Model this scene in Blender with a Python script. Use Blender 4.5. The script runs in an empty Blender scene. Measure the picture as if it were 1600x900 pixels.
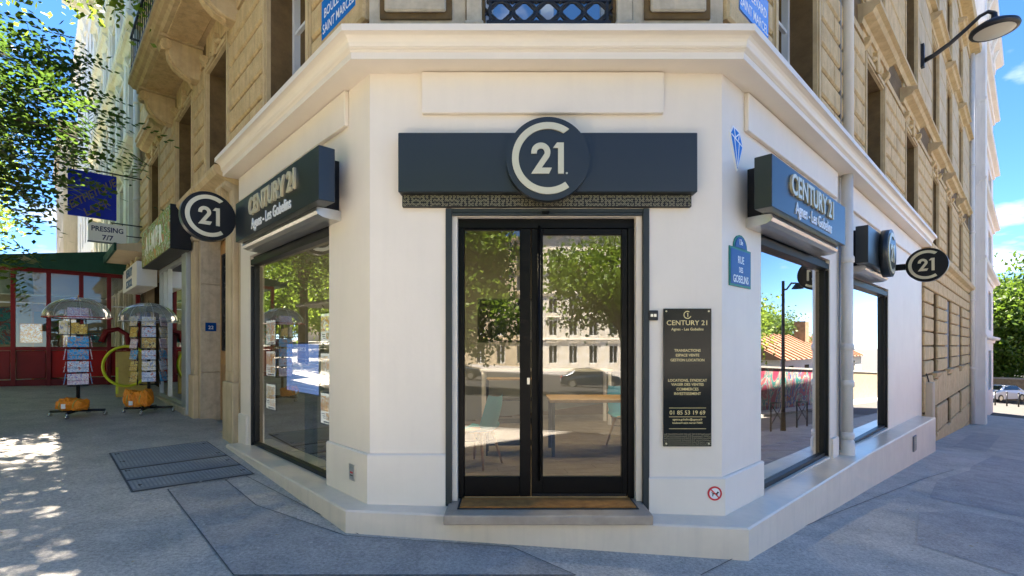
import bpy, bmesh, math, random
import numpy as np
from mathutils import Vector, Matrix

random.seed(7)
SC = bpy.context.scene
COL = SC.collection
R = math.radians

# ------------------------------------------------------------ camera
cd = bpy.data.cameras.new('camera'); cam = bpy.data.objects.new('camera', cd); COL.objects.link(cam)
cam.location = (0, 0, 0); cam.rotation_euler = (R(90), 0, 0)
cd.sensor_width = 36; cd.lens = 775 / 1600 * 36; cd.shift_y = 90 / 1600
cd.clip_start = .05; cd.clip_end = 3000
SC.camera = cam

# ------------------------------------------------------------ sky, sun, exposure
SUN_AZ = math.atan2(-.485, .874); SUN_EL = R(67)
world = bpy.data.worlds.new('World'); SC.world = world; world.use_nodes = True
wn = world.node_tree.nodes; wl = world.node_tree.links
bg = wn['Background']; bg.inputs[1].default_value = .05
sky = wn.new('ShaderNodeTexSky'); sky.sky_type = 'NISHITA'; sky.sun_disc = False
sky.sun_elevation = SUN_EL; sky.sun_rotation = SUN_AZ
sky.air_density = .6; sky.dust_density = .0; sky.altitude = 1500; sky.ozone_density = 2.2
tc = wn.new('ShaderNodeTexCoord')
sep = wn.new('ShaderNodeSeparateXYZ'); wl.new(tc.outputs['Generated'], sep.inputs[0])
addz = wn.new('ShaderNodeMath'); addz.operation = 'ADD'; addz.inputs[1].default_value = .18; wl.new(sep.outputs[2], addz.inputs[0])
dv = wn.new('ShaderNodeVectorMath'); dv.operation = 'DIVIDE'
cmb = wn.new('ShaderNodeCombineXYZ')
for i in range(3): wl.new(addz.outputs[0], cmb.inputs[i])
wl.new(tc.outputs['Generated'], dv.inputs[0]); wl.new(cmb.outputs[0], dv.inputs[1])
nz = wn.new('ShaderNodeTexNoise'); nz.inputs['Scale'].default_value = 1.7; nz.inputs['Detail'].default_value = 9; nz.inputs['Roughness'].default_value = .55
mp = wn.new('ShaderNodeMapping'); mp.inputs['Location'].default_value = (3.1, 1.7, 0); wl.new(dv.outputs[0], mp.inputs[0]); wl.new(mp.outputs[0], nz.inputs['Vector'])
cr = wn.new('ShaderNodeValToRGB'); cr.color_ramp.elements[0].position = .57; cr.color_ramp.elements[1].position = .72
wl.new(nz.outputs[0], cr.inputs[0])
mx = wn.new('ShaderNodeMix'); mx.data_type = 'RGBA'
wl.new(cr.outputs[0], mx.inputs[0]); wl.new(sky.outputs[0], mx.inputs[6]); mx.inputs[7].default_value = (4.2, 4.3, 4.5, 1)
hs = wn.new('ShaderNodeHueSaturation'); hs.inputs['Saturation'].default_value = 1.2
wl.new(mx.outputs[2], hs.inputs['Color']); wl.new(hs.outputs[0], bg.inputs[0])
ld = bpy.data.lights.new('sun', 'SUN'); ld.energy = 5.0; ld.angle = R(.6); ld.color = (1, .89, .74)
sun = bpy.data.objects.new('sun', ld); COL.objects.link(sun)
sd = Vector((math.sin(SUN_AZ) * math.cos(SUN_EL), math.cos(SUN_AZ) * math.cos(SUN_EL), math.sin(SUN_EL)))
sun.rotation_euler = sd.to_track_quat('Z', 'Y').to_euler(); sun.location = (-20, 30, 60)
SC.view_settings.view_transform = 'Standard'; SC.view_settings.look = 'None'
SC.view_settings.exposure = 3.27; SC.view_settings.gamma = 1; SC.view_settings.use_curve_mapping = False
SC.cycles.max_bounces = 8; SC.cycles.diffuse_bounces = 4; SC.cycles.glossy_bounces = 4
SC.cycles.transparent_max_bounces = 16; SC.cycles.transmission_bounces = 4
SC.cycles.sample_clamp_indirect = 6; SC.cycles.caustics_reflective = False; SC.cycles.caustics_refractive = False
SC.cycles.use_denoising = True

# ------------------------------------------------------------ frames: (along the wall, outward, up), z = 0 at the camera's eye level
class Fr:
    def __init__(s, c, d, n, right): s.c = c; s.d = d; s.n = n; s.r = right      # right: sign of the reading direction along d
    def p(s, t, o, z): return (s.c[0] + s.d[0]*t + s.n[0]*o, s.c[1] + s.d[1]*t + s.n[1]*o, z)
CL = (-1.289, 4.5); CR = (1.905, 4.5)
FL = Fr(CL, (-.691, .723), (-.723, -.691), -1)      # boulevard side
FR = Fr(CR, (.723, .691), (.691, -.723), 1)         # side street
FC = Fr((0, 4.5), (1, 0), (0, -1), 1)               # cut-off corner
FW = Fr((0, 0), (1, 0), (0, 1), 1)
def tR(x, y): return (x-CR[0])*FR.d[0] + (y-CR[1])*FR.d[1]
def clamp(v, a, b): return max(a, min(b, v))
def gz(x, y):
    t = tR(x, y)
    return (-1.738 + .008*clamp(y, -40, 60) - .052*clamp(x, -40, 60) - .034*clamp(t, 0, 25) - .015*clamp(t-25, 0, 40)
            + .03*clamp(y+4, -30, 0))
def gp(fr, t, o, dz=0):
    x, y, _ = fr.p(t, o, 0); return (x, y, gz(x, y)+dz)

# ------------------------------------------------------------ materials (all procedural)
MAT = {}
def nodes_of(m): m.use_nodes = True; return m.node_tree.nodes, m.node_tree.links
def pm(name, col, rough=.6, metal=0, var=.0, scale=3, col2=None, bump=0, bscale=60, spec=.5, streak=0, coat=0, emis=None, es=0, band=(.35, .7), spots=0, grain=0):
    m = bpy.data.materials.new(name); n, l = nodes_of(m); b = n['Principled BSDF']
    b.inputs['Roughness'].default_value = rough; b.inputs['Metallic'].default_value = metal
    b.inputs['Specular IOR Level'].default_value = spec
    if coat: b.inputs['Coat Weight'].default_value = coat; b.inputs['Coat Roughness'].default_value = .08
    c = (*col, 1); b.inputs['Base Color'].default_value = c
    geo = n.new('ShaderNodeNewGeometry'); out = None
    if var or col2:
        c2 = (*(col2 or tuple(v*(1-var) for v in col)), 1)
        t = n.new('ShaderNodeTexNoise'); t.inputs['Scale'].default_value = scale; t.inputs['Detail'].default_value = 8; t.inputs['Roughness'].default_value = .62
        l.new(geo.outputs['Position'], t.inputs['Vector'])
        rp = n.new('ShaderNodeMapRange'); rp.inputs[1].default_value = band[0]; rp.inputs[2].default_value = band[1]; l.new(t.outputs[0], rp.inputs[0])
        mxx = n.new('ShaderNodeMix'); mxx.data_type = 'RGBA'; l.new(rp.outputs[0], mxx.inputs[0]); mxx.inputs[6].default_value = c; mxx.inputs[7].default_value = c2
        out = mxx.outputs[2]
        if streak:                                   # vertical rain streaks
            mpp = n.new('ShaderNodeMapping'); mpp.inputs['Scale'].default_value = (7, 7, .7); l.new(geo.outputs['Position'], mpp.inputs[0])
            t2 = n.new('ShaderNodeTexNoise'); t2.inputs['Scale'].default_value = 1.6; t2.inputs['Detail'].default_value = 7; l.new(mpp.outputs[0], t2.inputs['Vector'])
            r2 = n.new('ShaderNodeMapRange'); r2.inputs[1].default_value = .48; r2.inputs[2].default_value = .78; r2.inputs[4].default_value = streak; l.new(t2.outputs[0], r2.inputs[0])
            m2 = n.new('ShaderNodeMix'); m2.data_type = 'RGBA'; l.new(r2.outputs[0], m2.inputs[0]); l.new(out, m2.inputs[6]); m2.inputs[7].default_value = (col[0]*.33, col[1]*.34, col[2]*.4, 1)
            out = m2.outputs[2]
        if grain:                                    # coarse aggregate
            gsum = None
            for sc_, am in ((38, .5), (120, .5)):
                tg_ = n.new('ShaderNodeTexNoise'); tg_.inputs['Scale'].default_value = sc_; tg_.inputs['Detail'].default_value = 3; l.new(geo.outputs['Position'], tg_.inputs['Vector'])
                rg_ = n.new('ShaderNodeMapRange'); rg_.inputs[1].default_value = .3; rg_.inputs[2].default_value = .7; rg_.inputs[3].default_value = 1-grain; rg_.inputs[4].default_value = 1+grain*.7; l.new(tg_.outputs[0], rg_.inputs[0])
                if gsum is None: gsum = rg_.outputs[0]
                else:
                    mu = n.new('ShaderNodeMath'); mu.operation = 'MULTIPLY'; l.new(gsum, mu.inputs[0]); l.new(rg_.outputs[0], mu.inputs[1]); gsum = mu.outputs[0]
            vm = n.new('ShaderNodeVectorMath'); vm.operation = 'SCALE'; l.new(out, vm.inputs[0]); l.new(gsum, vm.inputs['Scale']); out = vm.outputs[0]
        if spots:                                    # pale specks (chewing gum, grit)
            v = n.new('ShaderNodeTexVoronoi'); v.inputs['Scale'].default_value = spots; l.new(geo.outputs['Position'], v.inputs['Vector'])
            r3 = n.new('ShaderNodeMapRange'); r3.inputs[1].default_value = .09; r3.inputs[2].default_value = .05; l.new(v.outputs['Distance'], r3.inputs[0])
            sx = n.new('ShaderNodeSeparateColor'); l.new(v.outputs['Color'], sx.inputs[0])
            gt = n.new('ShaderNodeMath'); gt.operation = 'GREATER_THAN'; gt.inputs[1].default_value = .72; l.new(sx.outputs[0], gt.inputs[0])
            ml = n.new('ShaderNodeMath'); ml.operation = 'MULTIPLY'; l.new(r3.outputs[0], ml.inputs[0]); l.new(gt.outputs[0], ml.inputs[1])
            m3 = n.new('ShaderNodeMix'); m3.data_type = 'RGBA'; l.new(ml.outputs[0], m3.inputs[0]); l.new(out, m3.inputs[6]); m3.inputs[7].default_value = (.34, .33, .32, 1)
            out = m3.outputs[2]
        l.new(out, b.inputs['Base Color'])
        rr = n.new('ShaderNodeMapRange'); rr.inputs[3].default_value = rough*.88; rr.inputs[4].default_value = min(1, rough*1.1); l.new(t.outputs[0], rr.inputs[0]); l.new(rr.outputs[0], b.inputs['Roughness'])
    if bump:
        t = n.new('ShaderNodeTexNoise'); t.inputs['Scale'].default_value = bscale; t.inputs['Detail'].default_value = 6
        l.new(geo.outputs['Position'], t.inputs['Vector'])
        bp = n.new('ShaderNodeBump'); bp.inputs['Strength'].default_value = bump; bp.inputs['Distance'].default_value = .01
        l.new(t.outputs[0], bp.inputs['Height']); l.new(bp.outputs[0], b.inputs['Normal'])
    if emis: b.inputs['Emission Color'].default_value = (*emis, 1); b.inputs['Emission Strength'].default_value = es
    MAT[name] = m; return m
def glass(name, tint=(.9, .94, .92), k=2.0, base=.05, wav=0, scale=1.2):
    m = bpy.data.materials.new(name); n, l = nodes_of(m); n.remove(n['Principled BSDF']); o = n['Material Output']
    tr = n.new('ShaderNodeBsdfTransparent'); tr.inputs[0].default_value = (*tint, 1)
    gl = n.new('ShaderNodeBsdfGlossy'); gl.inputs['Roughness'].default_value = 0; gl.inputs['Color'].default_value = (1, 1, 1, 1)
    fr = n.new('ShaderNodeFresnel'); fr.inputs[0].default_value = 1.5
    ma = n.new('ShaderNodeMath'); ma.operation = 'MULTIPLY_ADD'; ma.use_clamp = True; ma.inputs[1].default_value = k; ma.inputs[2].default_value = base
    l.new(fr.outputs[0], ma.inputs[0]); mxx = n.new('ShaderNodeMixShader'); l.new(ma.outputs[0], mxx.inputs[0]); l.new(tr.outputs[0], mxx.inputs[1]); l.new(gl.outputs[0], mxx.inputs[2])
    if wav:
        geo = n.new('ShaderNodeNewGeometry'); t = n.new('ShaderNodeTexNoise'); t.inputs['Scale'].default_value = scale; t.inputs['Detail'].default_value = 1; l.new(geo.outputs['Position'], t.inputs['Vector'])
        bp = n.new('ShaderNodeBump'); bp.inputs['Strength'].default_value = wav; bp.inputs['Distance'].default_value = .01; l.new(t.outputs[0], bp.inputs['Height']); l.new(bp.outputs[0], gl.inputs['Normal'])
    l.new(mxx.outputs[0], o.inputs[0]); MAT[name] = m; return m
def leafmat(name, c1, c2, tr=.45):
    m = bpy.data.materials.new(name); n, l = nodes_of(m); b = n['Principled BSDF']; o = n['Material Output']
    geo = n.new('ShaderNodeNewGeometry'); t = n.new('ShaderNodeTexNoise'); t.inputs['Scale'].default_value = 1.1; t.inputs['Detail'].default_value = 5; l.new(geo.outputs['Position'], t.inputs['Vector'])
    rp = n.new('ShaderNodeMapRange'); rp.inputs[1].default_value = .35; rp.inputs[2].default_value = .66; l.new(t.outputs[0], rp.inputs[0])
    ad = n.new('ShaderNodeMath'); ad.operation = 'MULTIPLY_ADD'; ad.inputs[1].default_value = .5; l.new(geo.outputs['Random Per Island'], ad.inputs[0]); 
    hv = n.new('ShaderNodeMath'); hv.operation = 'MULTIPLY'; hv.inputs[1].default_value = .5; l.new(rp.outputs[0], hv.inputs[0]); l.new(hv.outputs[0], ad.inputs[2])
    mxx = n.new('ShaderNodeMix'); mxx.data_type = 'RGBA'; l.new(ad.outputs[0], mxx.inputs[0]); mxx.inputs[6].default_value = (*c1, 1); mxx.inputs[7].default_value = (*c2, 1)
    l.new(mxx.outputs[2], b.inputs['Base Color']); b.inputs['Roughness'].default_value = .5
    tb = n.new('ShaderNodeBsdfTranslucent'); g = n.new('ShaderNodeGamma'); l.new(mxx.outputs[2], g.inputs[0]); g.inputs[1].default_value = .75; l.new(g.outputs[0], tb.inputs[0])
    ms = n.new('ShaderNodeMixShader'); ms.inputs[0].default_value = tr; l.new(b.outputs[0], ms.inputs[1]); l.new(tb.outputs[0], ms.inputs[2]); l.new(ms.outputs[0], o.inputs[0])
    MAT[name] = m; return m
def printmat(name, cols, scale=9, es=0, rough=.35, dist=2.0):
    """flat print: a patchwork of the given colours"""
    m = bpy.data.materials.new(name); n, l = nodes_of(m); b = n['Principled BSDF']
    geo = n.new('ShaderNodeNewGeometry'); t = n.new('ShaderNodeTexNoise'); t.inputs['Scale'].default_value = scale; t.inputs['Detail'].default_value = 4; t.inputs['Distortion'].default_value = dist
    l.new(geo.outputs['Position'], t.inputs['Vector'])
    r = n.new('ShaderNodeValToRGB'); r.color_ramp.interpolation = 'CONSTANT' if dist > 1 else 'LINEAR'
    e = r.color_ramp.elements
    k = len(cols)
    e[0].position = .0; e[0].color = (*cols[0], 1); e[1].position = .36 + .3*(k-1)/k; e[1].color = (*cols[-1], 1)
    for i in range(1, k-1):
        x = e.new(.36 + .3*i/k); x.color = (*cols[i], 1)
    l.new(t.outputs[0], r.inputs[0]); l.new(r.outputs[0], b.inputs['Base Color']); b.inputs['Roughness'].default_value = rough
    if es: l.new(r.outputs[0], b.inputs['Emission Color']); b.inputs['Emission Strength'].default_value = es
    MAT[name] = m; return m

pm('white', (.825, .745, .645), .5, var=.05, scale=1.7, bump=.12, bscale=22, streak=.04)
pm('cream', (.83, .75, .64), .42, var=.05, scale=2.2, bump=.05, bscale=18)
pm('plinthpaint', (.82, .70, .56), .3, var=.1, scale=2.6, bump=.14, bscale=14, streak=.14)
pm('stone', (.66, .49, .255), .85, col2=(.50, .35, .17), scale=5, bump=.3, bscale=45, streak=.45, grain=.1)
pm('stonepale', (.60, .48, .31), .85, col2=(.46, .36, .22), scale=2, bump=.3, bscale=30, streak=.35)
pm('joint', (.17, .105, .04), .9, var=.4, scale=5, bump=.3)  # dark mortar with the groove shadow put into its colour
pm('greystone', (.58, .50, .37), .8, col2=(.40, .34, .25), scale=7, bump=.2, bscale=40, streak=.3)
pm('whitestone', (.84, .81, .75), .8, col2=(.70, .62, .47), scale=1.1, bump=.2, bscale=20, streak=.3)
pm('beigewall', (.58, .48, .33), .85, var=.2, scale=.8, streak=.2)
pm('render', (.80, .77, .73), .75, var=.1, scale=.9, bump=.1, bscale=30, streak=.2)
pm('stepstone', (.44, .36, .28), .45, col2=(.33, .26, .20), scale=6, bump=.1, bscale=60)
pm('asphalt', (.55, .51, .455), .8, col2=(.39, .365, .33), scale=2.2, bump=.35, bscale=130, spots=5, grain=.28)
pm('asphalt_new', (.43, .41, .39), .75, col2=(.30, .29, .28), scale=3, bump=.35, bscale=150, spots=4, grain=.26)
pm('asphalt_old', (.43, .41, .395), .85, col2=(.30, .29, .285), scale=3.2, bump=.4, bscale=110, spots=5, grain=.28)
pm('road_bounce', (.17, .16, .145), .85, var=.25, scale=1.5, bump=.4, bscale=80)  # paler than the other roads, to bounce sunlight onto the walls
pm('road_mid', (.045, .043, .04), .85, var=.25, scale=1.5, bump=.4, bscale=80)
pm('road', (.055, .053, .05), .85, var=.3, scale=1.5, bump=.4, bscale=80)
pm('kerb', (.34, .33, .31), .8, var=.3, scale=4, bump=.2)
pm('seam', (.12, .12, .125), .9, var=.5, scale=8)
pm('rib', (.40, .45, .50), .5, metal=.3, var=.3, scale=6)
pm('plate', (.22, .27, .33), .5, metal=.3, col2=(.29, .30, .31), scale=5, bump=.2, bscale=60)
pm('anthracite', (.019, .024, .027), .3, spec=.5)
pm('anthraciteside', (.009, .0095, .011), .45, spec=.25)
pm('blackmetal', (.004, .004, .0045), .35, spec=.14)
pm('frame', (.012, .014, .016), .4, spec=.25)
pm('rail', (.03, .038, .04), .45, spec=.3)
pm('brass', (.66, .60, .42), .35, metal=.25, spec=.5, bump=.02)
pm('brassflat', (.60, .52, .26), .4, metal=.3)
pm('steel', (.62, .62, .60), .3, metal=.9, var=.1, scale=8)
pm('alu', (.45, .49, .50), .4, metal=.5, var=.1)
pm('iron', (.012, .013, .017), .45, bump=.15, bscale=60)
pm('pipe', (.70, .68, .64), .4, var=.08, scale=4, streak=.15)
pm('sash', (.72, .74, .76), .4, var=.06)
pm('zinc', (.2, .22, .25), .45, metal=.6, var=.25)
pm('plaque', (.003, .009, .012), .12, spec=.16)
pm('wood', (.52, .28, .09), .45, col2=(.36, .18, .055), scale=9, bump=.1)
pm('lightwood', (.52, .31, .13), .5, var=.3, scale=11)
pm('doorwood', (.40, .21, .065), .4, col2=(.27, .14, .045), scale=7, bump=.1)
pm('teal', (.10, .42, .46), .38, spec=.5)
pm('coir', (.46, .205, .045), .95, col2=(.28, .12, .028), scale=12, bump=.8, bscale=300)
pm('plank', (.30, .235, .17), .4, col2=(.20, .15, .105), scale=4, bump=.1, bscale=70)
pm('roomwall', (.24, .225, .17), .7, var=.03)
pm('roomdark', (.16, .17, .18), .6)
pm('enamel', (.012, .17, .60), .22, spec=.2)
pm('enamelr', (.01, .22, .72), .22, spec=.2)
pm('enamelgreen', (.015, .17, .12), .25, spec=.2)
pm('enamelnavy', (.006, .05, .22), .22, spec=.2)
pm('enamelwhite', (.82, .84, .86), .3)
pm('red', (.15, .006, .009), .5, var=.25, scale=3, spec=.25)
pm('redbright', (.33, .010, .008), .55, spec=.2, var=.15, scale=3)
pm('awning', (.003, .055, .038), .8, col2=(.002, .04, .028), scale=4, bump=.2, bscale=20)
pm('bluesign', (.006, .022, .52), .35, spec=.3, var=.25, scale=2)
pm('orange', (.85, .30, .012), .55, col2=(.7, .2, .008), scale=9, bump=.6, bscale=14)
pm('lime', (.62, .68, .01), .4)
pm('yellowboard', (.55, .40, .08), .5, var=.25, scale=5)
pm('black', (.012, .012, .013), .5)
pm('rubber', (.02, .02, .02), .8)
pm('chrome', (.6, .6, .6), .2, metal=1)
pm('paper', (.78, .76, .72), .6)
pm('bark', (.14, .105, .075), .9, col2=(.07, .055, .04), scale=7, bump=.8, bscale=24)
pm('tile', (.30, .15, .09), .8, col2=(.19, .09, .055), scale=6)
pm('rubble', (.27, .21, .13), .9, col2=(.16, .12, .08), scale=3.5, bump=.6, bscale=12)
pm('carblue', (.016, .03, .05), .2, metal=.4, coat=1)
pm('carwhite', (.75, .77, .8), .2, coat=1)
pm('carglass', (.012, .014, .016), .05, spec=.8)
pm('taillight', (.45, .01, .012), .2, emis=(.6, .02, .02), es=.15)
pm('lampglass', (.62, .60, .52), .35)
pm('lamplit', (1, .86, .6), .5, emis=(1, .82, .5), es=15)
pm('stop_red', (.62, .02, .03), .4)
pm('shutter', (.075, .095, .13), .5, var=.15)
pm('ledgetop', (.62, .48, .27), .85, col2=(.47, .34, .18), scale=4, bump=.3, bscale=30, streak=.35)
glass('glass', k=1.5, base=.08, wav=.008)
glass('glassleft', k=2.0, base=.2, wav=.010)
glass('glassdark', (.6, .66, .64), k=1.0, base=.015, wav=.02)
glass('glassside', k=2.3, base=.17, wav=.008)
glass('glassup', (.5, .6, .6), k=3, base=.30, wav=.02, scale=2)
glass('vinyl', (.95, .96, .97), k=1.2, base=.02)
def vinyl_haze():
    m = MAT['vinyl']; n, l = m.node_tree.nodes, m.node_tree.links; o = n['Material Output']; src = o.inputs[0].links[0].from_socket
    d = n.new('ShaderNodeBsdfTranslucent'); d.inputs[0].default_value = (.85, .88, .9, 1); d2 = n.new('ShaderNodeBsdfDiffuse'); d2.inputs[0].default_value = (.85, .88, .9, 1)
    a = n.new('ShaderNodeMixShader'); a.inputs[0].default_value = .5; l.new(d.outputs[0], a.inputs[1]); l.new(d2.outputs[0], a.inputs[2])
    b = n.new('ShaderNodeMixShader'); b.inputs[0].default_value = .17; l.new(src, b.inputs[1]); l.new(a.outputs[0], b.inputs[2]); l.new(b.outputs[0], o.inputs[0])
vinyl_haze()
leafmat('leafnear', (.016, .048, .005), (.06, .125, .009), .42)
leafmat('leaf', (.09, .18, .010), (.21, .31, .018), .5)
leafmat('leafhill', (.022, .06, .004), (.085, .15, .007), .45)
leafmat('leafdark', (.03, .075, .012), (.09, .17, .02), .4)
leafmat('grassm', (.07, .13, .02), (.15, .2, .04), .3)
printmat('mural', [(.30, .02, .07), (.36, .18, .17), (.01, .20, .19), (.45, .36, .28), (.03, .07, .25), (.42, .10, .02), (.35, .05, .12)], .45, rough=.8)
printmat('greenart', [(.05, .2, .01), (.6, .22, .12), (.2, .45, .03), (.03, .12, .02), (.7, .68, .6), (.1, .28, .02), (.25, .1, .04)], 5, rough=.5, dist=.8)
printmat('sea', [(.02, .32, .28), (.1, .5, .4), (.02, .3, .4), (.55, .1, .06), (.1, .45, .42), (.6, .6, .45), (.03, .35, .3)], 3.2, rough=.4)
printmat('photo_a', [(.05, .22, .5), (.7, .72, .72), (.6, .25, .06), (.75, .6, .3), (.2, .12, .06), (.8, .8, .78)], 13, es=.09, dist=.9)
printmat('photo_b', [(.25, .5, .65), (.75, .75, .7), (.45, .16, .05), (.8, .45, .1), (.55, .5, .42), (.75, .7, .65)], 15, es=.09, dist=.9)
CARDS = [printmat('card_%d' % i, c, 17, rough=.4, dist=1.2) for i, c in enumerate([
    [(.7, .66, .66), (.55, .3, .4), (.75, .72, .7), (.3, .25, .5)], [(.03, .25, .55), (.05, .4, .7), (.5, .3, .2), (.02, .2, .5)],
    [(.72, .7, .66), (.6, .5, .2), (.75, .75, .75), (.25, .3, .45)], [(.55, .38, .05), (.4, .2, .03), (.7, .6, .2), (.15, .1, .05)],
    [(.5, .04, .04), (.7, .6, .55), (.35, .05, .1), (.75, .7, .7)], [(.6, .66, .72), (.3, .4, .6), (.74, .74, .76), (.5, .2, .2)]])]
pm('screen', (.02, .03, .06), .25, emis=(.10, .17, .42), es=.20)
pm('screentext', (.6, .65, .7), .4, emis=(.7, .78, .95), es=.1)
pm('screenline', (.1, .2, .4), .4, emis=(.28, .38, .62), es=.13)
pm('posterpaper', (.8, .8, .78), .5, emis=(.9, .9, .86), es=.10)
pm('inkblue', (.015, .03, .14), .5)
pm('letteredge', (.16, .13, .10), .5)
pm('inkteal', (.04, .12, .25), .5)

pm('brassdull', (.30, .27, .17), .45, metal=.2)
pm('litterleaf', (.50, .40, .26), .8, var=.4, scale=30)
pm('litterpale', (.62, .60, .57), .8, var=.3, scale=30)

# ------------------------------------------------------------ mesh helpers
class MB:
    def __init__(s): s.v = []; s.f = []; s.mi = []; s.k = 0; s.sm = []
    def add(s, vs, fs, smooth=False):
        o = len(s.v); s.v += [tuple(x) for x in vs]
        for f in fs: s.f.append([i+o for i in f]); s.mi.append(s.k); s.sm.append(smooth)
        return s
    def box(s, fr, t0, t1, o0, o1, z0, z1):
        vs = [fr.p(t, o, z) for z in (z0, z1) for o in (o0, o1) for t in (t0, t1)]
        return s.add(vs, [(0, 1, 3, 2), (4, 6, 7, 5), (0, 4, 5, 1), (2, 3, 7, 6), (0, 2, 6, 4), (1, 5, 7, 3)])
    def prism(s, pts, ext, smooth=False):
        """pts: planar 3-D polygon, ext: extrusion vector"""
        n = len(pts); e = Vector(ext); b = [Vector(p) for p in pts]
        vs = b + [p+e for p in b]
        s.add(vs, [list(range(n)), list(range(2*n-1, n-1, -1))])
        o = len(s.v)-2*n
        for i in range(n):
            s.f.append([o+i, o+(i+1) % n, o+n+(i+1) % n, o+n+i]); s.mi.append(s.k); s.sm.append(smooth)
        return s
    def profile(s, fr, t0, t1, prof):
        """closed (outward, z) profile drawn along the wall"""
        return s.prism([fr.p(t0, o, z) for o, z in prof], Vector(fr.p(t1, 0, 0))-Vector(fr.p(t0, 0, 0)))
    def face2d(s, fr, pts, o0, o1, t=0, z=0, sgn=None):
        """2-D outline (x to the reader's right, y up) standing on a wall"""
        g = fr.r if sgn is None else sgn
        return s.prism([fr.p(t+g*x, o0, z+y) for x, y in pts], Vector(fr.p(0, o1, 0))-Vector(fr.p(0, o0, 0)))
    def cyl(s, a, b, r0, r1=None, n=12, caps=True):
        r1 = r0 if r1 is None else r1; a = Vector(a); b = Vector(b); d = (b-a).normalized()
        u = d.orthogonal().normalized(); w = d.cross(u)
        vs = [a+(u*math.cos(2*math.pi*i/n)+w*math.sin(2*math.pi*i/n))*r0 for i in range(n)] + [b+(u*math.cos(2*math.pi*i/n)+w*math.sin(2*math.pi*i/n))*r1 for i in range(n)]
        s.add(vs, [(i, (i+1) % n, n+(i+1) % n, n+i) for i in range(n)], True)
        if caps:
            o = len(s.v)-2*n; s.f += [[o+i for i in range(n)], [o+n+i for i in range(n)]]; s.mi += [s.k]*2; s.sm += [False]*2
        return s
    def tube(s, pts, r, n=8):
        pts = [Vector(p) for p in pts]; rs = r if isinstance(r, (list, tuple)) else [r]*len(pts)
        vs = []; u = None
        for i, p in enumerate(pts):
            d = (pts[min(i+1, len(pts)-1)]-pts[max(i-1, 0)]).normalized()
            u = d.orthogonal().normalized() if u is None else (u-d*u.dot(d)).normalized()
            w = d.cross(u)
            vs += [p+(u*math.cos(2*math.pi*k/n)+w*math.sin(2*math.pi*k/n))*rs[i] for k in range(n)]
        m = len(pts)
        fs = [(i*n+k, i*n+(k+1) % n, (i+1)*n+(k+1) % n, (i+1)*n+k) for i in range(m-1) for k in range(n)]
        s.add(vs, fs, True); o = len(s.v)-m*n
        s.f += [[o+k for k in range(n)], [o+(m-1)*n+k for k in range(n)]]; s.mi += [s.k]*2; s.sm += [False]*2
        return s
    def lathe(s, c, prof, n=16, axis=(0, 0, 1)):
        c = Vector(c); d = Vector(axis).normalized(); u = d.orthogonal().normalized(); w = d.cross(u); vs = []
        for r, z in prof: vs += [c+d*z+(u*math.cos(2*math.pi*k/n)+w*math.sin(2*math.pi*k/n))*r for k in range(n)]
        m = len(prof)
        return s.add(vs, [(i*n+k, i*n+(k+1) % n, (i+1)*n+(k+1) % n, (i+1)*n+k) for i in range(m-1) for k in range(n)], True)
    def mesh(s, name, mats, bevel=0, seg=1):
        me = bpy.data.meshes.new(name); me.from_pydata(s.v, [], s.f)
        for m in mats: me.materials.append(MAT[m] if isinstance(m, str) else m)
        me.polygons.foreach_set('material_index', s.mi); me.polygons.foreach_set('use_smooth', s.sm)
        bm = bmesh.new(); bm.from_mesh(me); bmesh.ops.recalc_face_normals(bm, faces=bm.faces)
        if bevel: bmesh.ops.bevel(bm, geom=list(bm.edges), offset=bevel, segments=seg, affect='EDGES', profile=.5)
        bm.to_mesh(me); bm.free(); return me
    def build(s, name, mats, parent=None, bevel=0, seg=1, **kw):
        if not isinstance(mats, (list, tuple)): mats = [mats]
        return obj(name, s.mesh(name, mats, bevel, seg), parent, **kw)
def wloc(o):
    v = Vector((0, 0, 0))
    while o: v += o.location; o = o.parent
    return v
def obj(name, me, parent=None, label=None, cat=None, group=None, kind=None):
    o = bpy.data.objects.new(name, me); COL.objects.link(o)
    if parent:
        o.parent = parent; o.matrix_parent_inverse = Matrix.Translation(-ABS.get(parent.name, Vector((0, 0, 0)))); ABS[o.name] = Vector((0, 0, 0))
        if ABS.get(parent.name) is None: ABS[o.name] = Vector((0, 0, 0))
    else:
        if me and len(me.vertices):
            n = len(me.vertices); a = np.empty(n*3, np.float32); me.vertices.foreach_get('co', a); a = a.reshape(-1, 3)
            c = Vector(((a[:, 0].min()+a[:, 0].max())/2, (a[:, 1].min()+a[:, 1].max())/2, a[:, 2].min()))
            me.transform(Matrix.Translation(-c)); o.location = c; ABS[o.name] = c
        tag(o, label, cat, group, kind)
    return o
ABS = {}
def tag(o, label=None, cat=None, group=None, kind=None):
    for k, v in (('label', label), ('category', cat), ('group', group), ('kind', kind)):
        if v: o[k] = v
    return o
def thing(name, label, cat, loc, group=None):
    o = bpy.data.objects.new(name, None); COL.objects.link(o); o.location = loc; o.empty_display_size = .2; ABS[o.name] = Vector(loc)
    return tag(o, label, cat, group)
def struct(name, mb, mats, bevel=0): return mb.build(name, mats, None, bevel, kind='structure')
def inst(name, me, mtx, parent):
    """another object on shared mesh data, placed by a world matrix"""
    o = bpy.data.objects.new(name, me); COL.objects.link(o); o.parent = parent
    o.matrix_parent_inverse = Matrix.Translation(-ABS.get(parent.name, Vector((0, 0, 0)))); o.matrix_basis = mtx; ABS[o.name] = Vector((0, 0, 0))
    return o
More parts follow.
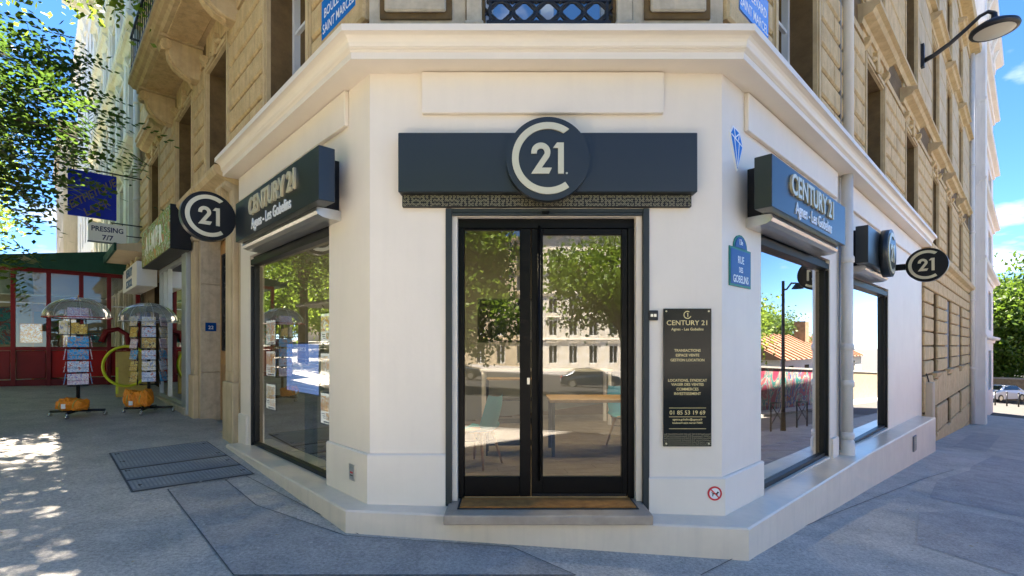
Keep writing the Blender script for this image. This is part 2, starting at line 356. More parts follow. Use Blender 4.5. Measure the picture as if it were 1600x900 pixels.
def copy_tree(o, dm, parent=None):
    """copy of a thing with copies of its parts; dm moves the thing (world matrix applied to the top object)"""
    c = o.copy(); COL.objects.link(c)
    if parent: c.parent = parent
    else: c.matrix_basis = dm @ o.matrix_basis
    for ch in o.children: copy_tree(ch, dm, c)
    return c
def frmat(fr, t, o, z, L=1, D=1, H=1, sgn=1):
    """matrix whose axes are along / outward / up of a wall frame"""
    p = fr.p(t, o, z); d = Vector((*fr.d, 0))*sgn; n = Vector((*fr.n, 0))
    return Matrix(((d[0]*L, n[0]*D, 0, p[0]), (d[1]*L, n[1]*D, 0, p[1]), (0, 0, H, p[2]), (0, 0, 0, 1)))
def text(name, body, fr, t, o, z, size, mat, parent, ext=.004, off=0., ax='CENTER', sx=1, rot=0, shear=0, sgn=None, sp=1.0, **kw):
    cu = bpy.data.curves.new('txt', 'FONT'); cu.body = body; cu.size = size; cu.extrude = ext; cu.offset = off; cu.align_x = ax; cu.align_y = 'BOTTOM_BASELINE'; cu.shear = shear
    cu.space_character = sp; cu.resolution_u = 3
    ob = bpy.data.objects.new('txt', cu); COL.objects.link(ob)
    me = bpy.data.meshes.new_from_object(ob); bpy.data.objects.remove(ob); bpy.data.curves.remove(cu)
    g = fr.r if sgn is None else sgn
    d = Vector((*fr.d, 0))*g; n = Vector((*fr.n, 0)); p = fr.p(t, o, z)
    M = Matrix(((d[0]*sx, 0, n[0], p[0]), (d[1]*sx, 0, n[1], p[1]), (0, 1, 0, p[2]), (0, 0, 0, 1)))
    me.transform(M @ Matrix.Rotation(rot, 4, 'Z')); me.materials.clear(); me.materials.append(MAT[mat]); me.name = name
    return obj(name, me, parent, **kw)
def wall_open(mb, fr, t0, t1, z0, z1, ops, depth=.3, o=0.0):
    """front sheet of a wall with openings and their reveals; ops: (t0,t1,z0,z1)"""
    ts = sorted({t0, t1, *[a for q in ops for a in q[:2] if t0 < a < t1]}); zs = sorted({z0, z1, *[a for q in ops for a in q[2:] if z0 < a < z1]})
    for i in range(len(ts)-1):
        for j in range(len(zs)-1):
            ct = (ts[i]+ts[i+1])/2; cz = (zs[j]+zs[j+1])/2
            if any(q[0] < ct < q[1] and q[2] < cz < q[3] for q in ops): continue
            mb.add([fr.p(ts[i], o, zs[j]), fr.p(ts[i+1], o, zs[j]), fr.p(ts[i+1], o, zs[j+1]), fr.p(ts[i], o, zs[j+1])], [(0, 1, 2, 3)])
    for a, b, c, d in ops:
        P = lambda t, k, z: fr.p(t, o-k*depth, z)
        mb.add([P(a, 0, c), P(a, 1, c), P(a, 1, d), P(a, 0, d)], [(0, 1, 2, 3)]); mb.add([P(b, 0, c), P(b, 1, c), P(b, 1, d), P(b, 0, d)], [(0, 1, 2, 3)])
        mb.add([P(a, 0, d), P(b, 0, d), P(b, 1, d), P(a, 1, d)], [(0, 1, 2, 3)]); mb.add([P(a, 0, c), P(b, 0, c), P(b, 1, c), P(a, 1, c)], [(0, 1, 2, 3)])
    return mb
def sweep(mb, pts, prof, closed_profile=True):
    """profile (outward, z) swept along a plan polyline with mitred corners; outward = right-hand side of travel... given by normals"""
    P = [Vector(p[:2]) for p in pts]; nseg = len(P)-1
    N = []
    for i in range(nseg):
        d = (P[i+1]-P[i]).normalized(); N.append(Vector((d.y, -d.x)))
    M = []
    for i in range(len(P)):
        if i == 0: M.append(N[0])
        elif i == nseg: M.append(N[-1])
        else:
            a, b = N[i-1], N[i]; m = (a+b); m = m/(m.dot(a)) if abs(m.dot(a)) > 1e-6 else a; M.append(m)
    k = len(prof); vs = []
    for i, p in enumerate(P):
        dz = pts[i][2] if len(pts[i]) > 2 else 0
        for o, z in prof: q = p+M[i]*o; vs.append((q.x, q.y, z+dz))
    fs = [(i*k+j, i*k+(j+1) % k, (i+1)*k+(j+1) % k, (i+1)*k+j) for i in range(nseg) for j in range(k)]
    fs += [list(range(k)), list(range(nseg*k, nseg*k+k))]
    mb.add(vs, fs); return mb
def arc(cx, cy, r, a0, a1, n): return [(cx+r*math.cos(R(a0+(a1-a0)*i/n)), cy+r*math.sin(R(a0+(a1-a0)*i/n))) for i in range(n+1)]
def digits2(x, y, h):
    two = [(0, .645)]+arc(.31, .69, .31, 180, -38, 20)+[(.335, .19), (.665, .19), (.575, 0), (0, 0)]+arc(.31, .69, .125, -40, 180, 14)+[(.185, .645)]
    return [(x+a*h, y+b*h) for a, b in two]
def digits1(x, y, h):
    one = [(0, .83), (.13, 1), (.35, 1), (.35, 0), (.165, 0), (.165, .83)]
    return [(x+a*h, y+b*h) for a, b in one]
def logo(fr, t, o, z, r, parent, mat='brass', th=.012, sgn=None):
    ring = MB(); a = arc(0, 0, r*.86, 54, 306, 46); b = arc(0, 0, r*.70, 306, 58, 46)
    for i in range(46):
        q = [a[i], a[i+1], b[45-i], b[46-i]]; ring.face2d(fr, q, o, o+th, t, z, sgn)
    bm_merge(ring).build('letter', mat, parent)
    h = r*.74
    MB().face2d(fr, digits2(-r*.40, -h*.5, h), o, o+th, t, z, sgn).build('digit', mat, parent)
    MB().face2d(fr, digits1(r*.12, -h*.5, h), o, o+th, t, z, sgn).build('digit', mat, parent)
def bm_merge(mb):
    """weld touching pieces and drop the walls between them"""
    keys = {}; mp = []; nv = []
    for v in mb.v:
        k = tuple(round(c, 5) for c in v)
        if k not in keys: keys[k] = len(nv); nv.append(v)
        mp.append(keys[k])
    cnt = {}; fs = []
    for f in mb.f:
        g = [mp[i] for i in f]; fs.append(g); k = frozenset(g); cnt[k] = cnt.get(k, 0)+1
    keep = [i for i, g in enumerate(fs) if cnt[frozenset(g)] == 1]
    mb.v = nv; mb.f = [fs[i] for i in keep]; mb.mi = [mb.mi[i] for i in keep]; mb.sm = [mb.sm[i] for i in keep]
    return mb
def chamfer_mesh(name, mat, c=(.012, .012, .012), cs=None):
    m = MB(); m.box(FW, 0, 1, 0, 1, 0, 1); return m.mesh(name, [mat])
def block_mesh(name, l, d, h, mat, c=.022):
    """block with chamfered front edges; origin at its lower back left corner"""
    v = [(0, 0, 0), (l, 0, 0), (l, 0, h), (0, 0, h), (0, d-c, 0), (l, d-c, 0), (l, d-c, h), (0, d-c, h), (c, d, c), (l-c, d, c), (l-c, d, h-c), (c, d, h-c)]
    f = [(0, 1, 5, 4), (1, 2, 6, 5), (2, 3, 7, 6), (3, 0, 4, 7), (4, 5, 9, 8), (5, 6, 10, 9), (6, 7, 11, 10), (7, 4, 8, 11), (8, 9, 10, 11)]
    m = MB(); m.add(v, f); return m.mesh(name, [mat])
BLK = {}
def block(fr, t, o, z, l, d, h, mat, parent, name='stone_block'):
    k = (round(l, 2), round(d, 3), round(h, 3), mat)
    if k not in BLK: BLK[k] = block_mesh(name, l, d, h, mat)
    return inst(name, BLK[k], frmat(fr, t, o, z), parent)
def courses(fr, t0, t1, z0, z1, pitch, mat, parent, d=.06, joint=.04, maxl=1.75):
    z = z0; k = 0
    while z < z1-.05:
        h = min(pitch-joint, z1-z-joint); L = t1-t0; n = max(1, math.ceil(L/maxl)); cuts = [t0+L*i/n for i in range(n+1)]
        if n > 1 and k % 2: cuts = [t0]+[t0+L*(i+.5)/n for i in range(n)]+[t1]
        for a, b in zip(cuts[:-1], cuts[1:]):
            if b-a > .06: block(fr, a+.006, 0, z, b-a-.012, d*(1+random.uniform(-.06, .06)) if False else d, h, mat, parent)
        z += pitch; k += 1

# ------------------------------------------------------------ ground, kerbs, pavement
KINKS = [((-40, 0), (1, 0)), ((60, 0), (1, 0)), ((0, -40), (0, 1)), ((0, 60), (0, 1)), ((0, -4), (0, 1)), ((0, -34), (0, 1))] + \
        [(FR.p(t, 0, 0)[:2], FR.d) for t in (0, 25, 65)]
def sheet(poly, dz, skirt=0):
    bm = bmesh.new(); f = bm.faces.new([bm.verts.new((x, y, 0)) for x, y in poly])
    for c, n in KINKS:
        bmesh.ops.bisect_plane(bm, geom=list(bm.verts)+list(bm.edges)+list(bm.faces), plane_co=(c[0], c[1], 0), plane_no=(n[0], n[1], 0))
    if skirt:
        be = [e for e in bm.edges if e.is_boundary]
        r = bmesh.ops.extrude_edge_only(bm, edges=be); low = {v for v in r['geom'] if isinstance(v, bmesh.types.BMVert)}
    else: low = set()
    for v in bm.verts: v.co.z = gz(v.co.x, v.co.y)+dz-(skirt if v in low else 0)
    bmesh.ops.recalc_face_normals(bm, faces=bm.faces)
    mb = MB(); bm.verts.index_update(); mb.add([v.co[:] for v in bm.verts], [[v.index for v in f.verts] for f in bm.faces]); bm.free(); return mb
E_ = 900
struct('ground', sheet([(-E_, -E_), (E_, -E_), (E_, E_), (-E_, E_)], -.13), 'road')
struct('carriageway', sheet([FL.p(-12, 16.9, 0)[:2], FL.p(62, 16.9, 0)[:2], FL.p(62, 7.1, 0)[:2], FL.p(-12, 7.1, 0)[:2]], -.125), 'road_bounce')  # pale sheet added over the boulevard road as a light bounce
struct('carriageway', sheet([FR.p(0, 4.1, 0)[:2], FR.p(30, 4.1, 0)[:2], FR.p(30, 7.65, 0)[:2], FR.p(0, 7.65, 0)[:2]], -.12), 'road_bounce')  # second added bounce sheet, along the side street
struct('carriageway', sheet([(-22, -45.9), (24, -45.9), (24, -1.6), (-22, -1.6)], -.115), 'road_mid')
pv = [FL.p(70, 7, 0)[:2], FL.p(70, -.2, 0)[:2], FL.p(0, -.2, 0)[:2], FR.p(0, -.2, 0)[:2], FR.p(34, -.2, 0)[:2], FR.p(34, 4, 0)[:2], FR.p(1, 4, 0)[:2], (2.5, -1.1), (-4.5, -1.3), FL.p(-2, 7, 0)[:2]]
struct('pavement', sheet(pv, 0, .2), 'asphalt')
kp = [FL.p(70, 7, 0)[:2], FL.p(-2, 7, 0)[:2], (-4.5, -1.3), (2.5, -1.1), FR.p(1, 4, 0)[:2], FR.p(34, 4, 0)[:2]]
def offset_strip(path, w):
    P = [Vector(p) for p in path]; q = []
    for i, p in enumerate(P):
        a = (P[i]-P[i-1]).normalized() if i else (P[1]-P[0]).normalized(); b = (P[i+1]-P[i]).normalized() if i < len(P)-1 else a
        n = (Vector((a.y, -a.x))+Vector((b.y, -b.x))).normalized(); q.append(tuple(p+n*w))
    return q
ko = offset_strip(kp, -.16)
struct('kerb', sheet(list(kp)+list(reversed(ko)), .006), 'kerb')
opp = [FR.p(5, 9.2, 0)[:2], FR.p(64, 9.2, 0)[:2], FR.p(64, 7.7, 0)[:2], FR.p(5, 7.7, 0)[:2]]
struct('pavement_opposite', sheet(opp, 0, .2), 'asphalt_old')
back = [(-45, -46), (45, -46), (45, -62), (-45, -62)]
struct('pavement_across_the_junction', sheet(back, 0, .2), 'asphalt_old')
lp = [FL.p(-12, 17, 0)[:2], FL.p(70, 17, 0)[:2], FL.p(70, 24, 0)[:2], FL.p(-12, 24, 0)[:2]]
struct('pavement_across_the_boulevard', sheet(lp, 0, .2), 'asphalt_old')
def gpx(x, y):
    """pavement point seen at a photograph pixel (used to read plan positions)"""
    r = (x-800)/775; k = (y-540)/775
    Y = 1.738/(k-.052*r+.008); return (r*Y, Y)
patches = [('asphalt_new', [gpx(262, 765), gpx(352, 750), gpx(400, 790), gpx(540, 838), gpx(800, 856), gpx(900, 900), gpx(365, 900)]),
           ('asphalt_old', [FR.p(1.8, 1.15, 0)[:2], FR.p(3.4, .98, 0)[:2], FR.p(4.1, 1.32, 0)[:2], FR.p(4.2, 3.4, 0)[:2], FR.p(1.2, 3.4, 0)[:2]]),
           ('asphalt_old', [FR.p(4.6, .95, 0)[:2], FR.p(6.4, .85, 0)[:2], FR.p(8.5, 1.12, 0)[:2], FR.p(9.2, 1.1, 0)[:2], FR.p(12, 1.3, 0)[:2], FR.p(12, 3.4, 0)[:2], FR.p(4.4, 3.4, 0)[:2]]),
           ('asphalt_new', [FR.p(13, .5, 0)[:2], FR.p(20, .5, 0)[:2], FR.p(20, 1.2, 0)[:2], FR.p(13, 1.15, 0)[:2]])]
for pi, (m, q) in enumerate(patches):
    struct('pavement_patch', sheet(q, .004), m)
    if pi: continue
    e = MB()
    for i in range(len(q)):
        a = Vector(q[i]); b = Vector(q[(i+1) % len(q)]); d = (b-a); n = Vector((-d.y, d.x)).normalized()*.0045
        w = sheet([tuple(a-n), tuple(b-n), tuple(b+n), tuple(a+n)], .008); e.add(w.v, w.f)
    struct('pavement_seam', e, 'seam')
for q in ([gpx(352, 752), gpx(372, 738), gpx(560, 836)], [gpx(1095, 900), gpx(1290, 800), gpx(1440, 730), gpx(1490, 712)]):
    e = MB()
    for a, b in zip(q[:-1], q[1:]):
        a = Vector(a); b = Vector(b); d = b-a; n = Vector((-d.y, d.x)).normalized()*.004
        w = sheet([tuple(a-n), tuple(b-n), tuple(b+n), tuple(a+n)], .009); e.add(w.v, w.f)
    struct('pavement_seam', e, 'seam')
# steel access cover
hc = [gpx(172, 709), gpx(322, 690), gpx(396, 741), gpx(207, 769)]
cover = thing('access_cover', 'ribbed blue-grey steel access cover set flush in the left pavement', 'hatch', (*hc[0], gz(*hc[0])))
def lerp2(u, v):
    a = Vector(hc[0]).lerp(Vector(hc[1]), u); b = Vector(hc[3]).lerp(Vector(hc[2]), u); return tuple(a.lerp(b, v))
sheet([lerp2(-.01, -.012), lerp2(1.01, -.012), lerp2(1.01, 1.012), lerp2(-.01, 1.012)], .005).build('surround', 'seam', cover)
for v0, v1 in ((.0, .49), (.505, .76), (.775, 1.0)):
    pl = sheet([lerp2(.006, v0+.006), lerp2(.994, v0+.006), lerp2(.994, v1-.006), lerp2(.006, v1-.006)], .009).build('plate', 'plate', cover)
    rb = MB()
    for i in range(30):
        u = .02+.96*i/29
        w = sheet([lerp2(u-.009, v0+.03), lerp2(u+.009, v0+.03), lerp2(u+.009, v1-.03), lerp2(u-.009, v1-.03)], .016); rb.add(w.v, w.f)
    rb.build('rib', 'rib', pl)['kind'] = 'stuff'
for u, v in ((.05, .06), (.06, .3), (.05, .55), (.07, .9), (.94, .07), (.95, .4), (.94, .62), (.95, .9)):
    c = lerp2(u, v); MB().cyl((*c, gz(*c)+.01), (*c, gz(*c)+.016), .028, n=10).build('keyhole', 'seam', cover)

# ============================================================ the corner building
B = thing('corner_building', 'tan stone corner building with a white painted shop front at the cut-off corner', 'building', (0, 5, -1.7))
WIN_L = (.87, 3.53, -1.43, 1.27); WIN_R1 = (.94, 3.49, -1.55, 1.19); WIN_R2 = (4.75, 7.6, -1.62, 1.10)
DOOR = (-.57, 1.21, -1.44, 1.24)
w = MB()
wall_open(w, FC, CL[0], CR[0], -1.62, 2.6, [DOOR], .24)
wall_open(w, FL, 0, 3.97, -1.62, 2.6, [WIN_L], .2)
wall_open(w, FR, 0, 11.9, -1.9, 2.6, [WIN_R1, WIN_R2], .2)
w.box(FR, 11.88, 11.9, -.2, 0, -1.9, 2.6); w.box(FL, 3.95, 3.97, -.2, 0, -1.6, 2.6)
w.build('shop_wall', 'white', B)
# raised frieze panels
MB().box(FC, -.813, 1.365, 0, .045, 2.09, 2.46).build('frieze_panel', 'white', B, .006)
MB().box(FL, .42, 3.9, 0, .045, 2.12, 2.46).build('frieze_panel', 'white', B, .006)
MB().box(FR, .5, 3.72, 0, .045, 2.09, 2.46).build('frieze_panel', 'white', B, .006)
MB().box(FR, 4.15, 11.5, 0, .045, 2.09, 2.46).build('frieze_panel', 'white', B, .006)
# cornice, mitred round both corners
corn = [(0, 2.468), (.23, 2.468), (.23, 2.525), (.238, 2.53), (.246, 2.537), (.238, 2.545), (.25, 2.55), (.258, 2.556), (.25, 2.563), (.255, 2.57)]
corn += [(.255+.07*(1-math.cos(R(a))), 2.57+.075*math.sin(R(a))) for a in (20, 40, 60, 80)] + [(.335, 2.648), (.335, 2.705), (0, 2.72)]
pathc = [FL.p(4.0, 0, 0)[:2], CL, CR, FR.p(11.6, 0, 0)[:2]]
sweep(MB(), pathc, corn).build('cornice', 'cream', B)
# plinth with its sloping top
def plinth():
    out = [FL.p(3.86, .22, -1.42), (-1.445, 4.308, -1.43), (1.988, 4.163, -1.535), FR.p(4.4, .30, -1.585), FR.p(11.25, .34, -1.74)]
    inn = [FL.p(3.86, -.2, -1.415), FL.p(0, -.2, -1.425), FR.p(0, -.2, -1.53), FR.p(4.4, -.2, -1.58), FR.p(11.25, -.2, -1.735)]
    m = MB(); n = len(out); c = .014
    top = []; edge = []; bot = []
    for (x, y, z) in out:
        cx, cy = (.3, 9); d = Vector((cx-x, cy-y)).normalized()
        top.append((x+d.x*c, y+d.y*c, z)); edge.append((x, y, z-c)); bot.append((x, y, gz(x, y)-.1))
    vs = inn+top+edge+bot
    fs = []
    for i in range(n-1):
        for a in range(3): fs.append((a*n+i, a*n+i+1, (a+1)*n+i+1, (a+1)*n+i))
    vs += [(x, y, gz(x, y)-.1) for x, y, z in inn]
    fs += [(0, n, 2*n, 3*n, 4*n), (n-1, 2*n-1, 3*n-1, 4*n-1, 5*n-1)]
    m.add(vs, fs); return m
plinth().build('plinth', 'plinthpaint', B)
# skirting: left part higher than the right part
def skirt(path, z0, z1, d=.035): return sweep(MB(), path, [(-.01, z0), (d, z0), (d, z1-.012), (d-.012, z1), (-.01, z1)])
skirt([FL.p(.86, 0, 0)[:2], CL, (-.60, 4.5)], -1.5, -.98).build('skirting', 'white', B)
skirt([(1.235, 4.5), CR, FR.p(.93, 0, 0)[:2]], -1.6, -1.19).build('skirting', 'white', B)
skirt([FR.p(3.52, 0, 0)[:2], FR.p(3.82, 0, 0)[:2]], -1.65, -1.30).build('skirting', 'white', B)
skirt([FL.p(3.965, 0, 0)[:2], FL.p(3.6, 0, 0)[:2]], -1.5, -1.0).build('skirting', 'white', B)
# door sill slab
sl = MB(); sl.prism([(-.575, 4.145, -1.505), (1.185, 4.145, -1.505), (1.185, 4.7, -1.505), (-.575, 4.7, -1.505)], (0, 0, .083)); sl.build('door_sill', 'stepstone', B, .012, 2)

# shop windows ---------------------------------------------------------------
def shop_window(fr, q, gl):
    a, b, c, d = q; f = .045
    m = MB()
    m.box(fr, a, b, -.12, -.05, c, c+.055); m.box(fr, a, b, -.12, -.05, d-.05, d)
    m.box(fr, a, a+f, -.12, -.05, c+.055, d-.05); m.box(fr, b-f, b, -.12, -.05, c+.055, d-.05)
    o = m.build('shop_window', 'frame', B, .004)
    g = MB(); g.add([fr.p(a+f, -.09, c+.055), fr.p(b-f, -.09, c+.055), fr.p(b-f, -.09, d-.05), fr.p(a+f, -.09, d-.05)], [(0, 1, 2, 3)]); g.build('pane', gl, o)
    m = MB(); m.box(fr, a+.005, b-.005, -.115, -.01, d-.13, d-.053); m.build('shutter_guide', 'anthraciteside', o)
    MB().box(fr, a+.002, a+.02, -.05, -.012, c+.01, d-.14).build('shutter_guide', 'frame', o); MB().box(fr, b-.02, b-.002, -.05, -.012, c+.01, d-.14).build('shutter_guide', 'frame', o)
shop_window(FL, WIN_L, 'glassleft'); shop_window(FR, WIN_R1, 'glassside'); shop_window(FR, WIN_R2, 'glassside')

# entrance door --------------------------------------------------------------
x0, x1 = -.50, 1.135; yo = -.12                       # door set back
dr = MB()
dr.box(FC, x0, x1, yo-.05, yo+.02, 1.09, 1.175); dr.box(FC, x0, x0+.055, yo-.05, yo+.02, -1.415, 1.09); dr.box(FC, x1-.06, x1, yo-.05, yo+.02, -1.415, 1.09)
dr = dr.build('entrance_door', 'blackmetal', B, .004)
def leaf(a, b, g0, g1, gb, gt):
    m = MB(); m.box(FC, a, g0, yo-.045, yo+.008, -1.405, 1.088); m.box(FC, g1, b, yo-.045, yo+.008, -1.405, 1.088)
    m.box(FC, g0, g1, yo-.045, yo+.008, -1.405, gb); m.box(FC, g0, g1, yo-.045, yo+.008, gt, 1.088)
    m.build('leaf', 'blackmetal', dr, .004)
    g = MB(); g.add([FC.p(g0-.005, yo-.02, gb-.005), FC.p(g1+.005, yo-.02, gb-.005), FC.p(g1+.005, yo-.02, gt+.005), FC.p(g0-.005, yo-.02, gt+.005)], [(0, 1, 2, 3)]); g.build('pane', 'glass', dr)
leaf(x0+.057, .175, -.443, .072, -1.222, 1.075)
leaf(.181, x1-.062, .288, 1.02, -1.222, 1.03)
h = MB(); h.cyl(FC.p(.25, yo+.065, -1.24), FC.p(.25, yo+.065, 1.10), .014)
for z in (-1.1, -.1, .95): h.cyl(FC.p(.25, yo, z), FC.p(.25, yo+.065, z), .009, n=8)
h.build('pull_handle', 'blackmetal', dr)
MB().box(FC, .14, .165, yo+.008, yo+.014, -.36, -.30).build('lock', 'steel', dr)
MB().box(FC, .19, 1.06, yo+.008, yo+.02, -1.40, -1.375).build('weather_bar', 'frame', dr)
# pale reveal lining and shutter rails in front of the door
m = MB(); m.box(FC, -.545, -.50, -.2, -.03, -1.42, 1.205); m.box(FC, 1.135, 1.185, -.2, -.03, -1.42, 1.205); m.box(FC, -.50, 1.135, -.2, -.03, 1.178, 1.205); m.build('reveal_lining', 'cream', B)
for a, b in ((-.60, -.545), (1.185, 1.24)): MB().box(FC, a, b, -.02, .025, -1.50, 1.24).build('shutter_rail', 'rail', B, .004)
m = MB(); m.box(FC, -.545, 1.185, -.06, .012, 1.208, 1.24); m.box(FC, -.545, 1.185, -.02, .006, 1.18, 1.206); m.build('shutter_slot', 'rail', B, .003)
MB().box(FC, .27, .34, .012, .03, 1.19, 1.215).build('door_sensor', 'blackmetal', B, .004)

# upper storeys --------------------------------------------------------------
def sash_window(fr, a, b, c, d, rec, glm='glassup', parent=None):
    m = MB(); f = .07
    m.box(fr, a, b, -rec-.05, -rec+.03, d-f, d); m.box(fr, a, b, -rec-.05, -rec+.03, c, c+f); m.box(fr, a, a+f, -rec-.05, -rec+.03, c+f, d-f); m.box(fr, b-f, b, -rec-.05, -rec+.03, c+f, d-f)
    mid = (a+b)/2; m.box(fr, mid-.06, mid+.06, -rec-.05, -rec+.035, c+f, d-f)
    o = m.build('window', 'sash', parent or B)
    zt = c+(d-c)*.72
    for t0, t1 in ((a+f, mid-.06), (mid+.06, b-f)):
        MB().box(fr, t0, t1, -rec-.03, -rec+.012, zt-.02, zt+.02).build('glazing_bar', 'sash', o)
        g = MB(); g.add([fr.p(t0, -rec-.01, c+f), fr.p(t1, -rec-.01, c+f), fr.p(t1, -rec-.01, d-f), fr.p(t0, -rec-.01, d-f)], [(0, 1, 2, 3)]); g.build('pane', glm, o)
    # dark sheet standing in for the unlit room behind
    k = MB(); k.add([fr.p(a-.05, -rec-.6, c), fr.p(b+.05, -rec-.6, c), fr.p(b+.05, -rec-.6, d), fr.p(a-.05, -rec-.6, d)], [(0, 1, 2, 3)]); k.build('dark_backing', 'roomdark', o)
def carved(fr, t, z, s=1.0):
    """carved keystone with leaf scrolls"""
    m = MB()
    m.prism([fr.p(t-.09*s, 0, z), fr.p(t+.09*s, 0, z), fr.p(t+.13*s, 0, z+.42*s), fr.p(t-.13*s, 0, z+.42*s)], Vector(fr.p(0, .13*s, 0))-Vector(fr.p(0, 0, 0)))
    for k in range(-2, 3):
        c = Vector(fr.p(t+k*.17*s, .05, z+.3*s-abs(k)*.07*s)); m.lathe(c-Vector((0, 0, .05*s)), [(0, 0), (.06*s, .02*s), (.075*s, .06*s), (.05*s, .1*s), (0, .12*s)], 8)
    return m.build('keystone', 'stone', B, .01)
def console(fr, t, z, w=.13, d=.16, h=.34):
    pr = [(0, z-h), (d*.35, z-h*.95), (d*.3, z-h*.6), (d*.6, z-h*.45), (d, z-h*.25), (d*1.05, z-h*.08), (d, z), (0, z)]
    return MB().profile(fr, t-w/2, t+w/2, pr).build('console', 'stone', B, .008)
def stone_window(fr, a, b, c, d, rec=.3, hood=None, deco=True):
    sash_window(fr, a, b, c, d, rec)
    m = MB(); e = .13
    for t0, t1, o in ((a-e, a, .05), (b, b+e, .05)):
        m.box(fr, t0, t1, 0, o, c, d+e); m.box(fr, t0+.03, t1-.03, o, o+.02, c, d+e-.03)
    m.box(fr, a, b, 0, .05, d, d+e); m.box(fr, a, b, .05, .07, d+.03, d+e-.03)
    m.build('architrave', 'ledgetop', B)
    if deco:
        carved(fr, (a+b)/2, d+.03, .8)
        console(fr, a-e/2, d+e+.18, d=.13, h=.3); console(fr, b+e/2, d+e+.18, d=.13, h=.3)
    if hood:
        z = hood; pr = [(0, z-.22), (.06, z-.22), (.08, z-.14), (.2, z-.1), (.24, z-.04), (.3, z-.02), (.3, z+.05), (0, z+.1)]
        MB().profile(fr, a-.35, b+.35, pr).build('window_hood', 'ledgetop', B)
LW = [(1.36, 2.65), (4.51, 5.8), (6.95, 8.4), (10.5, 11.9)]
RW = [(1.28, 2.71), (5.45, 6.85), (9.2, 10.7), (13.4, 14.7), (16.8, 18.2), (20.7, 22.1)]
TOP = 13.2
FLO = [(2.55, 4.75), (6.25, 8.5), (9.6, 11.7)]
w = MB()
wall_open(w, FL, 0, 13.6, 2.6, TOP, [(a, b, c, d) for a, b in LW for c, d in FLO], .3)
wall_open(w, FR, 0, 25.6, 2.6, TOP, [(a, b, c, d) for a, b in RW for c, d in FLO], .3)
wall_open(w, FC, CL[0], CR[0], 2.6, TOP, [(-.25, .92, c, d) for c, d in FLO], .3)
w.k = 1
q = [FL.p(13.6, 0, TOP), FL.p(0, 0, TOP), FR.p(0, 0, TOP), FR.p(25.6, 0, TOP), FR.p(25.6, -11, TOP), FL.p(13.6, -11, TOP)]
w.add(q, [tuple(range(6))]); w.k = 0
for i in (0, 3):                                      # party walls
    a, b = (q[0], q[5]) if i == 0 else (q[3], q[4]); w.add([(a[0], a[1], -3.5), (b[0], b[1], -3.5), b, a], [(0, 1, 2, 3)])
w.build('upper_wall', ['joint', 'zinc'], B)
for fr, Ws in ((FL, LW), (FR, RW)):
    for i, (a, b) in enumerate(Ws):
        hood = 5.42 if fr is FR and i in (1, 2, 3, 4, 5) else (5.3 if fr is FL and i == 3 else None)
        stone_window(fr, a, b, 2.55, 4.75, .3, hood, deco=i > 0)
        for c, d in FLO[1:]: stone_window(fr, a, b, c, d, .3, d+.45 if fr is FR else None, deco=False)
    end = 13.6 if fr is FL else 25.6
    edges = [0.0]+[x for ab in Ws for x in (ab[0]-.15, ab[1]+.15)]+[end]
    for i in range(0, len(edges), 2):
        courses(fr, edges[i], edges[i+1], 2.62, 4.95, .333, 'stone', B)
    # lintel band and string course over the first floor
    z = 5.0
    for i in range(0, len(edges), 2): MB().box(fr, edges[i], edges[i+1], 0, .05, 4.985, 5.1).build('frieze_band', 'stone', B)
    MB().profile(fr, -.02, end, [(0, 5.72), (.05, 5.72), (.09, 5.8), (.17, 5.83), (.17, 5.9), (0, 5.95)]).build('string_course', 'ledgetop', B)
    MB().profile(fr, -.02, end, [(0, 9.0), (.05, 9.0), (.09, 9.08), (.2, 9.1), (.2, 9.18), (0, 9.22)]).build('string_course', 'ledgetop', B)
    MB().profile(fr, -.1, end, [(0, TOP-.5), (.08, TOP-.5), (.1, TOP-.3), (.4, TOP-.25), (.45, TOP-.1), (.45, TOP), (0, TOP)]).build('eaves_cornice', 'ledgetop', B)
    for i in range(0, len(edges), 2):                 # plain ashlar piers higher up
        for c, d in ((5.96, 8.98), (9.23, TOP-.52)):
            courses(fr, edges[i], edges[i+1], c, d, .75, 'stonepale' if (fr is FR and i > 5) else 'stone', B, maxl=2.4) if (fr is FL and i <= 8) or (fr is FR and i >= 2) else MB().box(fr, edges[i], edges[i+1], 0, .03, c, d).build('ashlar_panel', 'stone', B)
    for a, b in Ws:
        for c, d in ((4.98, 5.7), (8.65, 8.98), (11.9, TOP-.52)): MB().box(fr, a-.13, b+.13, 0, .03, c, d).build('spandrel_panel', 'stone', B)
# cut-off corner: stone panels and the window with its iron guard
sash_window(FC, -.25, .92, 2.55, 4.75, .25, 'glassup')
for a, b in ((-1.289, -.42), (1.09, 1.905)):
    MB().box(FC, a, b, 0, .02, 2.62, 4.9).build('ashlar_panel', 'greystone', B)
    p = MB(); p.box(FC, a+.10, b-.12, .02, .045, 2.935, 4.7); p.build('moulded_panel', 'joint', B, .006)
    MB().box(FC, a+.15, b-.17, .045, .085, 2.985, 4.64).build('raised_panel', 'greystone', B, .014)
for a, b in ((-.42, -.26), (.93, 1.09)):
    MB().box(FC, a, b, 0, .075, 2.62, 2.86).build('pilaster_base', 'greystone', B, .01); MB().box(FC, a+.012, b-.012, 0, .06, 2.86, 4.9).build('pilaster', 'greystone', B, .006)
    MB().box(FC, a-.005, b+.005, 0, .09, 2.86, 2.90).build('pilaster_moulding', 'greystone', B, .01)
gd = thing('window_guard', 'black cast-iron lattice guard across the window above the door', 'railing', FC.p(.33, -.03, 2.72))
for z in (2.735, 2.955, 3.155): MB().box(FC, -.235, .905, -.055, -.025, z-.013, z+.013).build('rail', 'iron', gd)
for x in (-.2, .87): MB().box(FC, x-.012, x+.012, -.052, -.028, 2.968, 3.142).build('upright', 'iron', gd)
